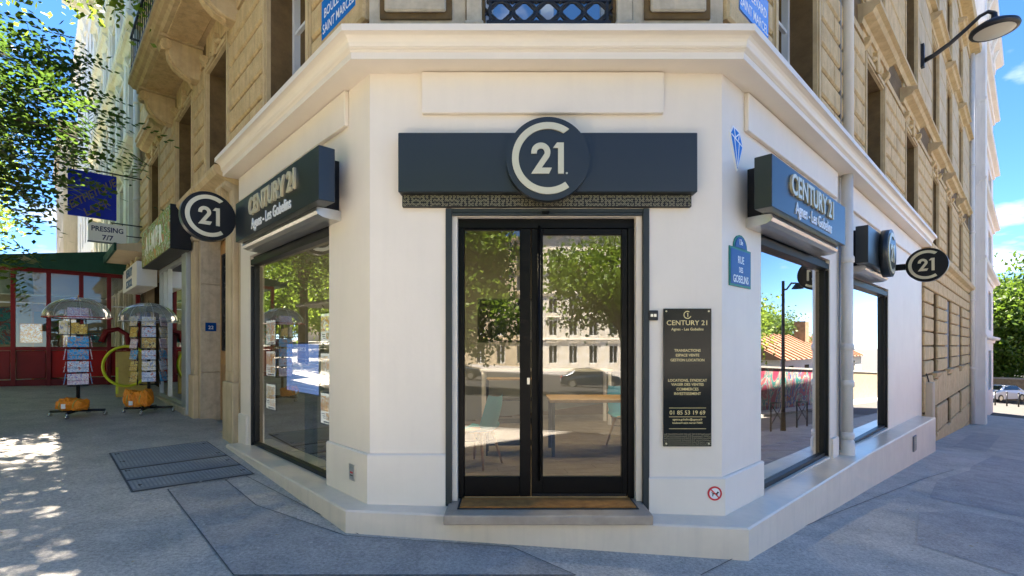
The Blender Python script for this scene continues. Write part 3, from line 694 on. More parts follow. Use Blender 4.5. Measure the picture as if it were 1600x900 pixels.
for i in range(5):
    cx = -.105+.2185*i+(.0 if i < 2 else .0); r = .128
    rg = MB(); n = 16
    pts = [FC.p(cx+r*.86*math.cos(2*math.pi*k/n), -.04, 3.055+r*.68*math.sin(2*math.pi*k/n)) for k in range(n+1)]
    rg.tube(pts, .014, 6); rg.build('ring', 'iron', gd)
for i in range(6):
    cx = -.105+.2185*(i-.5); rs = MB(); rs.lathe(FC.p(cx, -.052, 3.055), [(0, .024), (.014, .022), (.026, .012), (.032, 0), (.022, -.006), (0, -.006)], 10, axis=(0, -1, 0))
    for s in (-1, 1):
        for e in (-1, 1): rs.cyl(FC.p(cx, -.04, 3.055), FC.p(cx+e*.09, -.04, 3.055+s*.085), .010, .012, n=6)
        rs.lathe(FC.p(cx, -.05, 3.055+s*.088), [(0, .02), (.014, .016), (.02, .004), (0, 0)], 8, axis=(0, -1, 0))
    rs.build('rosette', 'iron', gd)

# balcony over the boulevard pavement ----------------------------------------
BT0, BT1 = 3.2, 9.1; BZ = 5.42
MB().profile(FL, BT0, BT1, [(0, BZ), (.62, BZ), (.66, BZ+.05), (.72, BZ+.06), (.76, BZ+.12), (.80, BZ+.13), (.80, BZ+.22), (0, BZ+.24)]).build('balcony_slab', 'ledgetop', B)
for a, b in ((3.35, 4.0), (4.25, 6.25), (6.55, 8.72)):
    MB().box(FL, a, b, .1, .56, BZ-.025, BZ-.004).build('soffit_panel', 'stone', B, .008)
for t in (4.12, 6.4, 8.86):
    pr = [(0, BZ-.62)] + [(.06+.46*math.sin(R(a)), BZ-.62+.42*(1-math.cos(R(a)))) for a in (10, 30, 50, 70, 90)] + [(.60, BZ-.22), (.62, BZ-.12), (.6, BZ-.05), (0, BZ-.05)]
    br = MB().profile(FL, t-.13, t+.13, pr).build('balcony_bracket', 'ledgetop', B, .012)
    MB().profile(FL, t-.07, t+.07, [(o+.03, z-.025) for o, z in pr[1:8]]+[(.3, BZ-.3)]).build('bracket_leaf', 'stone', br)
    MB().cyl(FL.p(t-.16, .56, BZ-.15), FL.p(t+.16, .56, BZ-.15), .085, n=14).build('bracket_scroll', 'stone', br)
    MB().box(FL, t-.17, t+.17, 0, .66, BZ-.05, BZ-.002).build('bracket_cap', 'ledgetop', br)
bal = thing('balcony_railing', 'black iron railing on the balcony above the left shop window', 'railing', FL.p(6, .74, BZ+.23))
for z in (BZ+.26, BZ+.36, BZ+1.1): MB().box(FL, BT0, BT1, .73, .77, z, z+.03).build('rail', 'iron', bal)
for i in range(27): MB().cyl(FL.p(BT0+.03+i*.222, .75, BZ+.25), FL.p(BT0+.03+i*.222, .75, BZ+1.1), .009, n=5).build('bar', 'iron', bal)
for i in range(7): MB().cyl(FL.p(BT1-.02, .05+i*.11, BZ+.25), FL.p(BT1-.02, .05+i*.11, BZ+1.1), .009, n=5).build('bar', 'iron', bal)
MB().box(FL, BT1-.04, BT1, .0, .73, BZ+1.1, BZ+1.13).build('rail', 'iron', bal)

# ground floor, stone parts ----------------------------------------------------
DOORL = (4.62, 6.55, -1.6, 2.0)
w = MB(); wall_open(w, FL, 3.97, 7.0, -1.7, 2.62, [DOORL], .36); wall_open(w, FL, 7.0, 13.6, -1.7, 2.62, [(7.35, 10.3, -1.2, 1.75), (10.6, 13.3, -1.2, 1.75)], .25)
w.build('side_wall', 'stonepale', B)
# pilasters by the house door
for a, b in ((4.02, 4.56), (6.6, 6.98)):
    MB().box(FL, a, b, 0, .10, -1.6, -.55).build('pilaster_base', 'stonepale', B, .012); MB().box(FL, a+.05, b-.05, 0, .07, -.55, 1.95).build('pilaster', 'stonepale', B, .01)
    MB().box(FL, a+.12, b-.12, .07, .085, -.4, 1.8).build('pilaster_panel', 'stonepale', B, .008)
    MB().profile(FL, a, b, [(0, 1.95), (.1, 1.95), (.12, 2.02), (.08, 2.05), (.1, 2.3), (.2, 2.36), (.2, 2.42), (0, 2.42)]).build('capital', 'stonepale', B, .008)
    console(FL, (a+b)/2, 2.38, w=.2, d=.2, h=.5)
MB().profile(FL, 4.0, 13.6, [(0, 2.38), (.12, 2.40), (.2, 2.46), (.3, 2.5), (.34, 2.56), (.34, 2.62), (0, 2.68)]).build('door_cornice', 'ledgetop', B)
for z0, z1 in ((-1.6, -.5), (-.5, .35), (.35, 1.15), (1.15, 1.98)): MB().box(FL, 6.51, 6.549, -.34, -.01, z0+.004, z1-.004).build('jamb_block', 'greystone', B, .006)
hd = thing('house_door', 'brown varnished wooden house door with iron grille beside the shop', 'door', FL.p(5.6, -.36, -1.4))
MB().box(FL, 4.64, 6.53, -.42, -.36, -1.42, 1.98).build('frame', 'doorwood', hd)
for a, b in ((4.7, 5.56), (5.6, 6.46)):
    MB().box(FL, a, b, -.36, -.32, -1.4, 1.9).build('leaf', 'wood', hd, .006); MB().box(FL, a+.12, b-.12, -.325, -.305, -1.25, -.35).build('panel', 'doorwood', hd, .012)
    MB().box(FL, a+.14, b-.14, -.325, -.312, -.1, 1.7).build('light', 'carglass', hd)
    gr = MB()
    for k in range(5): gr.cyl(FL.p(a+.2+k*.115, -.3, -.08), FL.p(a+.2+k*.115, -.3, 1.68), .01, n=6)
    for k in range(6):
        pts = [FL.p((a+b)/2+.16*math.sin(u), -.3, .05+k*.3+.12*math.cos(u)) for u in np.linspace(0, 2*math.pi, 13)]; gr.tube(pts, .009, 5)
    gr.build('grille', 'iron', hd)
MB().cyl(FL.p(5.5, -.32, -.28), FL.p(5.5, -.24, -.28), .03, n=10).build('knob', 'brassflat', hd); MB().box(FL, 5.42, 5.50, -.26, -.24, -.3, -.26).build('knob_lever', 'brassflat', hd)
st = MB(); st.prism([FL.p(4.55, .02, -1.62), FL.p(6.62, .02, -1.62), FL.p(6.62, -.36, -1.62), FL.p(4.55, -.36, -1.62)], (0, 0, .2)); st.build('door_step', 'greystone', B, .01)
# street-side stone ground floor beyond the shop
GW = [(13.6, 14.6), (16.9, 18.2), (20.8, 22.0)]
w = MB(); wall_open(w, FR, 11.9, 25.6, -4.2, 2.62, [(a, b, -.75, 1.5) for a, b in GW]+[(a+.1, b-.2, -2.55, -1.75) for a, b in GW], .28); w.build('side_wall', 'joint', B)
ed = [11.95]+[x for ab in GW for x in ab]+[25.55]
for i in range(0, len(ed), 2): courses(FR, ed[i], ed[i+1], -.75, 2.3, .38, 'stone', B, maxl=2.2)
for a, b in GW:
    courses(FR, a, b, 1.53, 2.3, .38, 'stone', B, maxl=2.2)
    MB().profile(FR, a-.12, b+.12, [(0, -.93), (.06, -.93), (.14, -.82), (.16, -.76), (0, -.755)]).build('window_sill', 'ledgetop', B)
    courses(FR, a, b, -1.72, -.94, .78, 'stone', B, maxl=2.2)
    MB().box(FR, a+.02, b-.02, *((-.07, -.02) if a > 15 else (-.16, -.12)), -.735, 1.485).build('shutter_recess_fill', 'shutter' if a > 15 else 'roomdark', B)  # first opening gets a dark sheet standing in for its shaded recess
    MB().box(FR, a+.11, b-.21, -.1, -.06, -2.54, -1.76).build('cellar_shutter', 'roomdark', B)
for i in range(0, len(ed), 2): courses(FR, ed[i], ed[i+1], -1.72, -.77, .95, 'stone', B, maxl=1.8)
ed2 = [11.95]+[x for ab in GW for x in (ab[0]+.1, ab[1]-.2)]+[25.55]
for i in range(0, len(ed2), 2): courses(FR, ed2[i], ed2[i+1], -4.1, -1.74, .8, 'stone', B, maxl=1.9)
for a, b in GW: courses(FR, a+.1, b-.2, -4.1, -2.57, .76, 'stone', B, maxl=1.9)
MB().profile(FR, 11.62, 25.6, [(0, 2.3), (.05, 2.32), (.1, 2.4), (.22, 2.45), (.24, 2.52), (.24, 2.58), (0, 2.66)]).build('string_course', 'ledgetop', B)
# pipes
def pipe(fr, t, o, z0, z1, r, col, rings, parent=B, mat='pipe'):
    m = MB(); m.cyl(fr.p(t, o, z0), fr.p(t, o, z1), r, n=16)
    p = m.build('drainpipe', mat, parent)
    for z in rings: MB().lathe(fr.p(t, o, z), [(r, -.05), (r*1.22, -.045), (r*1.22, .02), (r*1.1, .04), (r, .05)], 16).build('collar', mat, p)
pipe(FR, 4.0, .095, -1.56, 2.47, .075, 0, (-1.3, -.55, -.02, 1.25))
MB().lathe(FR.p(4.0, .095, -1.58), [(.1, 0), (.1, .16), (.09, .2), (.075, .22)], 16).build('pipe_boot', 'pipe', B)
MB().cyl(FR.p(3.87, .03, -1.5), FR.p(3.87, .03, 2.0), .014, n=8).build('cable_conduit', 'zinc', B)
pipe(FR, 4.0, .10, 2.72, TOP-.3, .078, 0, (5.3, 8.2))
MB().cyl(FR.p(3.80, .05, 2.72), FR.p(3.80, .05, TOP-.5), .02, n=8).build('cable_conduit', 'zinc', B)
pipe(FL, 13.7, .1, -1.4, TOP-.3, .09, 0, (1.5, 4.2, 7, 10))
pipe(FR, 25.4, .14, -3.6, TOP-.3, .09, 0, (-1, 2, 5, 8))
# small fittings on the white wall
vg = thing('vent_grille', 'small grey louvred vent grille low in the right-hand plinth', 'vent', FR.p(8.2, .33, -2))
MB().box(FR, 8.0, 8.32, .31, .345, -2.1, -1.8).build('frame', 'zinc', vg)
for k in range(7): MB().box(FR, 8.03, 8.29, .345, .352, -2.08+k*.04, -2.06+k*.04).build('slat', 'greystone', vg)
mp_ = thing('meter_plate', 'small scratched metal meter plate low on the left skirting', 'plate', FL.p(.26, .036, -1.27))
MB().box(FL, .215, .33, .035, .043, -1.27, -1.12).build('plate', 'steel', mp_, .003); MB().box(FL, .235, .31, .043, .046, -1.25, -1.14).build('cover', 'alu', mp_, .002)
MB().box(FL, .245, .30, .046, .0475, -1.2, -1.185).build('marking', 'stop_red', mp_); MB().box(FL, .245, .30, .046, .0475, -1.225, -1.215).build('marking', 'seam', mp_)
ub = thing('utility_box', 'tan metal utility box on the stone wall at the end of the white shop front', 'box', FR.p(12.2, .05, -2))
MB().box(FR, 12.05, 12.5, .045, .2, -1.95, -.95).build('case', 'beigewall', ub, .01); MB().box(FR, 12.1, 12.45, .2, .208, -1.9, -1.0).build('lid', 'beigewall', ub, .004)
MB().tube([FR.p(12.27, .1, -.95), FR.p(12.2, .08, -.8), FR.p(12.1, .03, -.65)], .015).build('cable', 'black', ub)
bl = thing('blue_number_plate', 'small blue house number plate on the stone jamb of the house door', 'plate', FL.p(6.5, -.1, .3))
P_ = Fr(FL.p(6.505, 0, 0)[:2], FL.n, (-FL.d[0], -FL.d[1]), 1)
MB().box(P_, -.26, -.08, .0, .012, .27, .43).build('plate', 'enamelnavy', bl); text('numeral', '22', P_, -.17, .0125, .31, .09, 'enamelwhite', bl, sgn=-1)

# ============================================================ signs

def arc_pattern(fr, t0, t1, z0, z1, o, r, parent, seed):
    """small brass arcs scattered in rows over a dark strip"""
    rng = random.Random(seed); m = MB(); nx = int((t1-t0)/(2*r*1.02)); nz_ = max(1, int((z1-z0)/(2*r*1.02)))
    for i in range(nx):
        for j in range(nz_):
            cx = t0+(t1-t0)*(i+.5)/nx; cz = z0+(z1-z0)*(j+.5)/nz_; a = rng.choice((0, 90, 180, 270)); k = 10
            A = arc(0, 0, r*.92, a+40, a+320, k); Bq = arc(0, 0, r*.66, a+320, a+40, k)
            for q in range(k):
                p = [A[q], A[q+1], Bq[k-1-q], Bq[k-q]]; m.add([fr.p(cx+x, o, cz+y) for x, y in p], [(0, 1, 2, 3)])
            m.add([fr.p(cx+x, o, cz+y) for x, y in ((-.12*r, -.45*r), (.12*r, -.45*r), (.12*r, .45*r), (-.12*r, .45*r))], [(0, 1, 2, 3)])
    m.build('arc_pattern', 'brassdull', parent)['kind'] = 'stuff'
ms = thing('shop_sign', 'wide dark grey sign band with round gold-lettered logo disc above the door', 'sign', FC.p(.31, .1, 1.25))
MB().box(FC, -1.006, 1.639, .0, .12, 1.356, 1.882).build('band', 'anthracite', ms, .006)
MB().box(FC, -.985, 1.61, .0, .05, 1.248, 1.354).build('patterned_strip', 'anthraciteside', ms); arc_pattern(FC, -.98, 1.605, 1.25, 1.352, .0512, .0165, ms, 3)
dk = MB(); dk.cyl(FC.p(.311, .121, 1.622), FC.p(.311, .2, 1.622), .362, n=72); dk.build('disc', 'anthracite', ms, 0)
logo(FC, .311, .201, 1.622, .362, ms)
MB().cyl(FC.p(.475, .2005, 1.495), FC.p(.475, .203, 1.495), .009, n=10).build('registered_mark', 'brass', ms)

def wing_sign(fr, t0, t1, z0, z1, lab, disc=False):
    s = thing('shop_sign', lab, 'sign', fr.p((t0+t1)/2, .06, z0-.1))
    MB().box(fr, t0+.27, t1, .0, .13, z0-.08, z1-.0).build('back_box', 'anthraciteside', s, .004)
    b = MB(); b.box(fr, t0, t1, .165, .32, z0, z1); b.build('light_box', 'anthracite', s, .004)
    MB().box(fr, t0+.25, t1-.2, .13, .165, z0+.1, z1-.1).build('spacer', 'anthraciteside', s)
    # silver shutter housing below
    pr = [(.0, z0-.10)]+[(.12+.13*math.cos(R(a)), z0-.045+.055*math.sin(R(a))) for a in (-90, -60, -30, 0, 20)]+[(.235, z0-.004), (.0, z0-.004)]
    MB().profile(fr, t0+.24, t1-.02, pr).build('shutter_housing', 'steel', s)
    MB().profile(fr, t0+.232, t0+.24, pr).build('end_cap', 'steel', s)
    if not disc:
        w = t1-t0; zc = z0+(z1-z0)*.46; tc = (t0+t1)/2-fr.r*.0
        text('lettering', 'CENTURY 21', fr, tc-.05*1, .321, zc, .285, 'brass', s, ext=.022, off=.006, sx=.93)
        text('subtitle', 'Agnes - Les Gobelins', fr, tc, .321, zc-.17, .175, 'enamelwhite', s, ext=.008, off=.002, sx=.86)
    return s
wing_sign(FL, .36, 3.0, 1.34, 1.84, 'dark blue-grey box sign lettered in relief over the left shop window')
wing_sign(FR, .31, 2.87, 1.26, 1.74, 'glossy blue reflecting box sign lettered in relief over the right shop window')
s2 = wing_sign(FR, 4.15, 6.1, 1.2, 1.74, 'narrow box sign carrying a logo disc over the farther right shop window', True)
MB().cyl(FR.p(5.2, .32, 1.45), FR.p(5.2, .43, 1.45), .37, n=56).build('disc', 'anthracite', s2); logo(FR, 5.2, .431, 1.45, .37, s2)
# projecting discs: plane square to the wall, read from the corner
PL = Fr(FL.p(3.1, 0, 0)[:2], FL.n, (-FL.d[0], -FL.d[1]), -1)
pd = thing('projecting_sign', 'round black projecting sign with gold logo at the end of the left shop sign', 'sign', FL.p(3.1, .6, 1.34))
MB().cyl(PL.p(.61, -.06, 1.64), PL.p(.61, .06, 1.64), .305, n=64).build('disc', 'anthraciteside', pd); logo(PL, .61, .061, 1.64, .305, pd, sgn=-1)
MB().cyl(PL.p(.61, -.055, 1.64), PL.p(.61, .055, 1.64), .309, n=64, caps=False).build('rim', 'anthracite', pd)
MB().box(PL, .0, .32, -.03, .03, 1.6, 1.68).build('bracket', 'anthraciteside', pd)
PR = Fr(FR.p(6.2, 0, 0)[:2], FR.n, (-FR.d[0], -FR.d[1]), 1)
pd = thing('projecting_sign', 'round black projecting sign with gold logo beyond the right-hand signs', 'sign', FR.p(6.2, .7, 1.05))
MB().cyl(PR.p(.74, -.05, 1.34), PR.p(.74, .05, 1.34), .275, n=64).build('disc', 'anthraciteside', pd); logo(PR, .74, .051, 1.34, .275, pd, sgn=1)
MB().cyl(PR.p(.74, -.045, 1.34), PR.p(.74, .045, 1.34), .279, n=64, caps=False).build('rim', 'anthracite', pd)
MB().box(PR, .0, .47, -.03, .03, 1.29, 1.39).build('bracket', 'anthraciteside', pd); MB().box(PR, 0, .12, -.12, .12, 1.2, 1.5).build('mounting_box', 'anthraciteside', pd, .01)

# black plaque with the agency's details
pq = thing('wall_plaque', 'tall glossy black plaque with gold lettering right of the door', 'plaque', FC.p(1.58, .02, -.91))
a, b = 1.367, 1.80; mid = (a+b)/2
MB().box(FC, a, b, .012, .024, -.911, .334).build('panel', 'plaque', pq, .002)
arc_pattern(FC, a+.004, b-.004, -.905, -.79, .0248, .0085, pq, 4)
for x, z in ((a+.025, .31), (b-.025, .31), (a+.025, -.885), (b-.025, -.885)): MB().cyl(FC.p(x, 0, z), FC.p(x, .03, z), .008, n=10).build('fixing', 'brass', pq)
ring = MB(); aa = arc(0, 0, .036, 60, 340, 20); bb = arc(0, 0, .028, 340, 60, 20)
for i in range(20): ring.face2d(FC, [aa[i], aa[i+1], bb[19-i], bb[20-i]], .024, .0255, mid, .277)
bm_merge(ring).build('logo', 'brassflat', pq); MB().face2d(FC, digits1(-.006, -.018, .036), .024, .0255, mid, .277).build('logo', 'brassflat', pq)
for body, z, s, x in (('CENTURY 21', .185, .062, 1.06), ('Agnes - Les Gobelins', .137, .034, 1), ('TRANSACTIONS', -.055, .034, .95), ('ESPACE VENTE', -.098, .034, .95), ('GESTION LOCATION', -.142, .034, .95),
                ('LOCATIONS, SYNDICAT', -.325, .034, .95), ('VIAGER DES VENTES', -.362, .034, .95), ('COMMERCES', -.405, .036, .95), ('INVESTISSEMENT', -.445, .034, .95), ('01 85 53 19 69', -.622, .052, 1.02), ('agence.gobelins@agence.fr', -.675, .026, .95), ('boulevard saint marcel 75005', -.705, .024, .95)):
    text('lettering', body, FC, mid, .0243, z, s, 'brassflat', pq, ext=.0006, off=.0004, sx=x)
for z in (-.565, -.645, -.752): MB().box(FC, a+.05, b-.05, .024, .0252, z, z+.004).build('rule', 'brassflat', pq)
ic = thing('intercom', 'small black call box on the wall beside the plaque', 'intercom', FC.p(1.275, .02, .23))
MB().box(FC, 1.232, 1.318, 0, .035, .228, .318).build('case', 'black', ic, .008, 2); MB().box(FC, 1.248, 1.27, .035, .038, .26, .285).build('button', 'steel', ic); MB().box(FC, 1.278, 1.30, .035, .038, .26, .285).build('button', 'steel', ic)
# no dogs sticker
nd = thing('no_dogs_sign', 'round red and white no-dogs sign low on the right skirting', 'sign', FC.p(1.824, .04, -1.39))
c = FC.p(1.824, .036, -1.33)
MB().cyl(c, FC.p(1.824, .039, -1.33), .056, n=32).build('disc', 'enamelwhite', nd)
rg = MB(); aa = arc(0, 0, .064, 0, 360, 40); bb = arc(0, 0, .049, 360, 0, 40)
for i in range(40): rg.face2d(FC, [aa[i], aa[i+1], bb[39-i], bb[40-i]], .036, .041, 1.824, -1.33)
bm_merge(rg).build('ring', 'stop_red', nd)
dog = [(-.032, .012), (-.026, .016), (-.018, .004), (.016, .004), (.022, .018), (.034, .014), (.038, .006), (.028, .002), (.024, -.008), (.024, -.026), (.017, -.026), (.015, -.008), (-.012, -.008), (-.015, -.026), (-.022, -.026), (-.022, .0)]
MB().face2d(FC, dog, .039, .0402, 1.824, -1.33).build('dog_outline', 'black', nd)
MB().face2d(FC, [(-.038, .030), (-.030, .038), (.038, -.030), (.030, -.038)], .0405, .0415, 1.824, -1.33).build('slash', 'stop_red', nd)
# street name plates
def plate(name, lab, fr, t0, t1, z0, z1, lines, m='enamel', border='enamelgreen', arch=None, o=.012):
    s = thing(name, lab, 'street sign', fr.p((t0+t1)/2, .01, z0))
    MB().box(fr, t0, t1, 0.0, o, z0, z1).build('border', border, s, .002); e = .022
    MB().box(fr, t0+e, t1-e, o, o+.003, z0+e, z1-e).build('field', m, s)
    mid = (t0+t1)/2
    if arch:
        w = (t1-t0)*.32; h = arch
        MB().face2d(fr, [(w, 0), *[(w*math.cos(R(k)), h*math.sin(R(k))) for k in range(20, 180, 20)], (-w, 0)], 0, o-.001, mid, z1).build('crest', border, s)
        MB().face2d(fr, [(w*.82, .0), *[(w*.82*math.cos(R(k)), h*.82*math.sin(R(k))) for k in range(20, 180, 20)], (-w*.82, 0)], o-.001, o+.003, mid, z1+.004).build('crest_field', m, s)
    for body, z, sz, x in lines: text('lettering', body, fr, mid, o+.0032, z, sz, 'enamelwhite', s, ext=.0008, off=.001, sx=x)
    return s
plate('street_name_plate', 'navy and green street name plate with arched top beside the right shop window', FR, .14, .64, .56, .93, [('RUE', .785, .10, .8), ('DES', .70, .07, .8), ('GOBELINS', .60, .10, .78), ('13e', .965, .075, .8)], 'enamelnavy', 'enamelgreen', .13)
plate('street_name_plate', 'blue enamel street name plate above the cornice on the left corner', FL, .14, .93, 3.12, 3.56, [('BOULEVARD', 3.345, .135, .82), ('SAINT MARCEL', 3.19, .135, .76)], 'enamel', 'enamelgreen', .14, o=.06)
plate('street_name_plate', 'blue enamel street name plate above the cornice on the right corner', FR, .22, .98, 3.12, 3.56, [('BOULEVARD', 3.345, .135, .82), ('SAINT MARCEL', 3.19, .135, .76)], 'enamelr', 'enamelr', .14, o=.06)
dm = thing('diamond_plaque', 'small blue and white diamond-cut enamel plaque high beside the right sign', 'plaque', FR.p(.28, .01, 1.66))
D = [(-.12, .12), (-.06, .19), (.08, .17), (.15, .06), (.03, -.19)]
MB().face2d(FR, [(x*1.08, y*1.06) for x, y in D], 0, .012, .28, 1.86).build('border', 'enamelwhite', dm)
MB().face2d(FR, [(x*.96, y*.96) for x, y in D], .012, .015, .28, 1.86).build('field', 'enamel', dm)
for p, q in (((-.11, .11), (.14, .055)), ((-.05, .18), (-.02, .1)), ((.07, .16), (.05, .09)), ((-.04, .09), (.03, -.17)), ((.07, .08), (.03, -.17)), ((-.02, .1), (.07, .16))):
    p = Vector(p); q = Vector(q); d = (q-p).normalized(); n = Vector((-d.y, d.x))*.006
    MB().face2d(FR, [tuple(p-n), tuple(q-n), tuple(q+n), tuple(p+n)], .015, .017, .28, 1.86).build('facet_line', 'enamelwhite', dm)
# doormat
dmat = thing('doormat', 'brown coir doormat in a dark edge in front of the door', 'mat', (.31, 4.5, -1.42))
MB().box(FC, -.475, 1.10, -.085, .2, -1.42, -1.412).build('edge', 'black', dmat); MB().box(FC, -.455, 1.08, -.075, .18, -1.412, -1.402).build('pile', 'coir', dmat)

# wall-mounted street lamp on the side street
lm = thing('street_lamp', 'black wall-mounted street lamp with round head on the right facade', 'lamp', FR.p(11.3, .1, 6.8))
MB().box(FR, 11.2, 11.34, .04, .13, 6.85, 7.42).build('wall_bracket', 'iron', lm, .01)
pts = [FR.p(11.27, .1, 7.0), FR.p(11.27, .3, 7.06), FR.p(11.27, .6, 7.22), FR.p(11.27, .9, 7.44), FR.p(11.27, 1.12, 7.62), FR.p(11.27, 1.26, 7.66), FR.p(11.27, 1.36, 7.58)]
MB().tube(pts, [.06, .055, .05, .045, .04, .04, .045], 10).build('arm', 'iron', lm)
MB().lathe(FR.p(11.27, 1.36, 7.16), [(0, .44), (.05, .42), (.06, .32), (.11, .26), (.26, .2), (.42, .1), (.44, .04), (.42, 0), (.36, -.01)], 28).build('head', 'iron', lm)
MB().lathe(FR.p(11.27, 1.36, 7.16), [(.36, -.005), (.25, -.04), (0, -.06)], 28).build('diffuser', 'lampglass', lm)

# ============================================================ inside the shop
FZ = -1.50
room = [FL.p(3.7, -.21, 0)[:2], FL.p(0.06, -.21, 0)[:2], FR.p(.06, -.21, 0)[:2], FR.p(9.5, -.21, 0)[:2], (3.2, 13.6), (-1.2, 9.6)]
fl = MB(); fl.add([(x, y, FZ) for x, y in room], [tuple(range(6))]); fl.k = 0
flo = fl.build('shop_floor', 'joint', B)
# floor planks, laid square to the door's diagonal
def inroom(x, y):
    c = False; n = len(room)
    for i in range(n):
        (xa, ya), (xb, yb) = room[i], room[i-1]
        if (ya > y) != (yb > y) and x < (xb-xa)*(y-ya)/(yb-ya)+xa: c = not c
    return c
pk = block_mesh('floor_plank', 1.0, .18, .006, 'plank', .003)
pkm = MB(); pkm.prism([(0, 0, 0), (1.19, 0, 0), (1.19, .185, 0), (0, .185, 0)], (0, 0, .008)); pkm = pkm.mesh('floor_plank', ['plank'])
ang = R(8); ca, sa = math.cos(ang), math.sin(ang); np_ = 0
for i in range(-8, 30):
    for j in range(-6, 8):
        u = j*1.195+(i % 3)*.4; v = i*.19; x = ca*u-sa*v; y = 4.75+sa*u+ca*v
        cx = x+ca*.6; cy = y+sa*.6
        if inroom(cx, cy) and inroom(x+.05, y+.05) and inroom(x+ca*1.15, y+sa*1.15+.1) and np_ < 170:
            inst('floor_plank', pkm, Matrix.Translation((x, y, FZ+.002)) @ Matrix.Rotation(ang, 4, 'Z'), flo); np_ += 1
ce = MB(); ce.add([(x, y, 2.25) for x, y in room], [tuple(range(6))]); ceil = ce.build('shop_ceiling', 'roomwall', B)
wl_ = MB()
for a, b in ((3, 4), (4, 5), (5, 0)): wl_.add([(*room[a], FZ), (*room[b], FZ), (*room[b], 2.25), (*room[a], 2.25)], [(0, 1, 2, 3)])
wl_.build('shop_back_wall', 'roomwall', B)
for x, y in ((.9, 6.6), (2.2, 8.0), (-1.2, 7.2), (3.6, 9.2)):
    s = thing('ceiling_light', 'round lit ceiling lamp inside the shop %s' % {.9: 'nearest the door', 2.2: 'in the middle of the room', -1.2: 'above the left window screen', 3.6: 'near the back of the room'}[x], 'lamp', (x, y, 2.2))
    MB().cyl((x, y, 2.2), (x, y, 2.249), .2, n=24).build('body', 'steel', s); MB().cyl((x, y, 2.19), (x, y, 2.2), .17, n=24).build('diffuser', 'lamplit', s)
def chair(x, y, rz, lab, group=None):
    c = thing('chair', lab, 'chair', (0, 0, 0), group)
    m = MB(); n = 14; k = 12; vs = []
    for i in range(n+1):                              # moulded shell: seat curling up into the back
        u = i/n
        if u < .5: py = .22-.44*u*2*.9; pz = .45-.03*math.sin(u*2*math.pi); wd = .215+.02*math.sin(u*2*math.pi)
        else:
            q = (u-.5)*2; py = -.18-.07*math.sin(q*1.3)-.05*q; pz = .45+.42*q**1.15; wd = .225-.03*q**2-.05*max(0, q-.8)*5*.5
        for j in range(k+1):
            s = j/k*2-1; vs.append((s*wd, py+(.05*s*s*(1 if u > .5 else .0)), pz+.045*s*s*(1-abs(2*u-1)*.4)))
    fs = [(i*(k+1)+j, i*(k+1)+j+1, (i+1)*(k+1)+j+1, (i+1)*(k+1)+j) for i in range(n) for j in range(k)]
    off = len(vs); vs2 = [(a, b, z-.014) for a, b, z in vs]
    m.add(vs, fs, True); m.add(vs2, fs, True); m.build('shell', 'teal', c)
    MB().box(FW, -.19, .19, -.15, .17, .425, .442).build('cushion_base', 'lightwood', c)
    for sx in (-1, 1):
        for sy in (-1, 1): MB().cyl((sx*.13, sy*.12, .43), (sx*.23, sy*.21, 0), .022, .013, n=8).build('leg', 'lightwood', c)
    MB().cyl((-.16, -.14, .3), (.16, .14, .3), .006, n=6).build('brace', 'black', c); MB().cyl((.16, -.14, .3), (-.16, .14, .3), .006, n=6).build('brace', 'black', c)
    c.location = (x, y, FZ+.01); c.rotation_euler = (0, 0, rz); return c
chair(-.42, 6.2, R(62), 'teal moulded chair with splayed wooden legs seen through the left door pane')
chair(1.7, 7.3, R(-160), 'teal moulded chair with wooden legs at the high table behind the door')
def table(name, lab, x0, x1, y0, y1, h, top, leg, lw=.045, tt=.04):
    t = thing(name, lab, 'table', ((x0+x1)/2, (y0+y1)/2, FZ+.01))
    MB().box(FW, x0, x1, y0, y1, FZ+h-tt, FZ+h).build('top', top, t, .005)
    for x in (x0+.03, x1-.03-lw):
        for y in (y0+.03, y1-.03-lw): MB().box(FW, x, x+lw, y, y+lw, FZ+.01, FZ+h-tt).build('leg', leg, t)
    return t
table('desk', 'wood-topped desk behind the teal chair', -1.9, -.75, 6.3, 6.95, .76, 'lightwood', 'black')
table('high_table', 'light wooden table with dark legs in the middle of the shop', .5, 1.75, 6.6, 7.3, .78, 'lightwood', 'black')
table('counter', 'white counter at the back of the shop', -.6, 1.9, 9.3, 9.9, 1.05, 'white', 'white', .06)
sh = thing('shelf_rack', 'thin black metal shelf frame behind the left door pane', 'shelf', (.05, 6.9, FZ+.01))
for x in (-.35, .35):
    for y in (6.7, 7.0): MB().box(FW, x, x+.02, y, y+.02, FZ+.01, FZ+1.05).build('post', 'black', sh)
for z in (.15, .45, .75, 1.03): MB().box(FW, -.35, .37, 6.7, 7.02, FZ+z, FZ+z+.02).build('shelf', 'black' if z < 1 else 'lightwood', sh)
wp = thing('wall_screen', 'dark framed television hanging inside behind the left door pane', 'screen', (-.05, 7.9, .1))
MB().box(FW, -.55, .55, 7.9, 7.96, .05, .75).build('bezel', 'black', wp, .006); MB().box(FW, -.52, .52, 7.895, 7.9, .08, .72).build('picture', 'carglass', wp); MB().box(FW, -.05, .05, 7.96, 8.0, .7, 2.25).build('mount', 'black', wp)
pw = MB(); pw.box(FL, 2.0, 2.1, -1.9, -.9, FZ, .0); pw.build('shop_half_wall', 'roomwall', B)

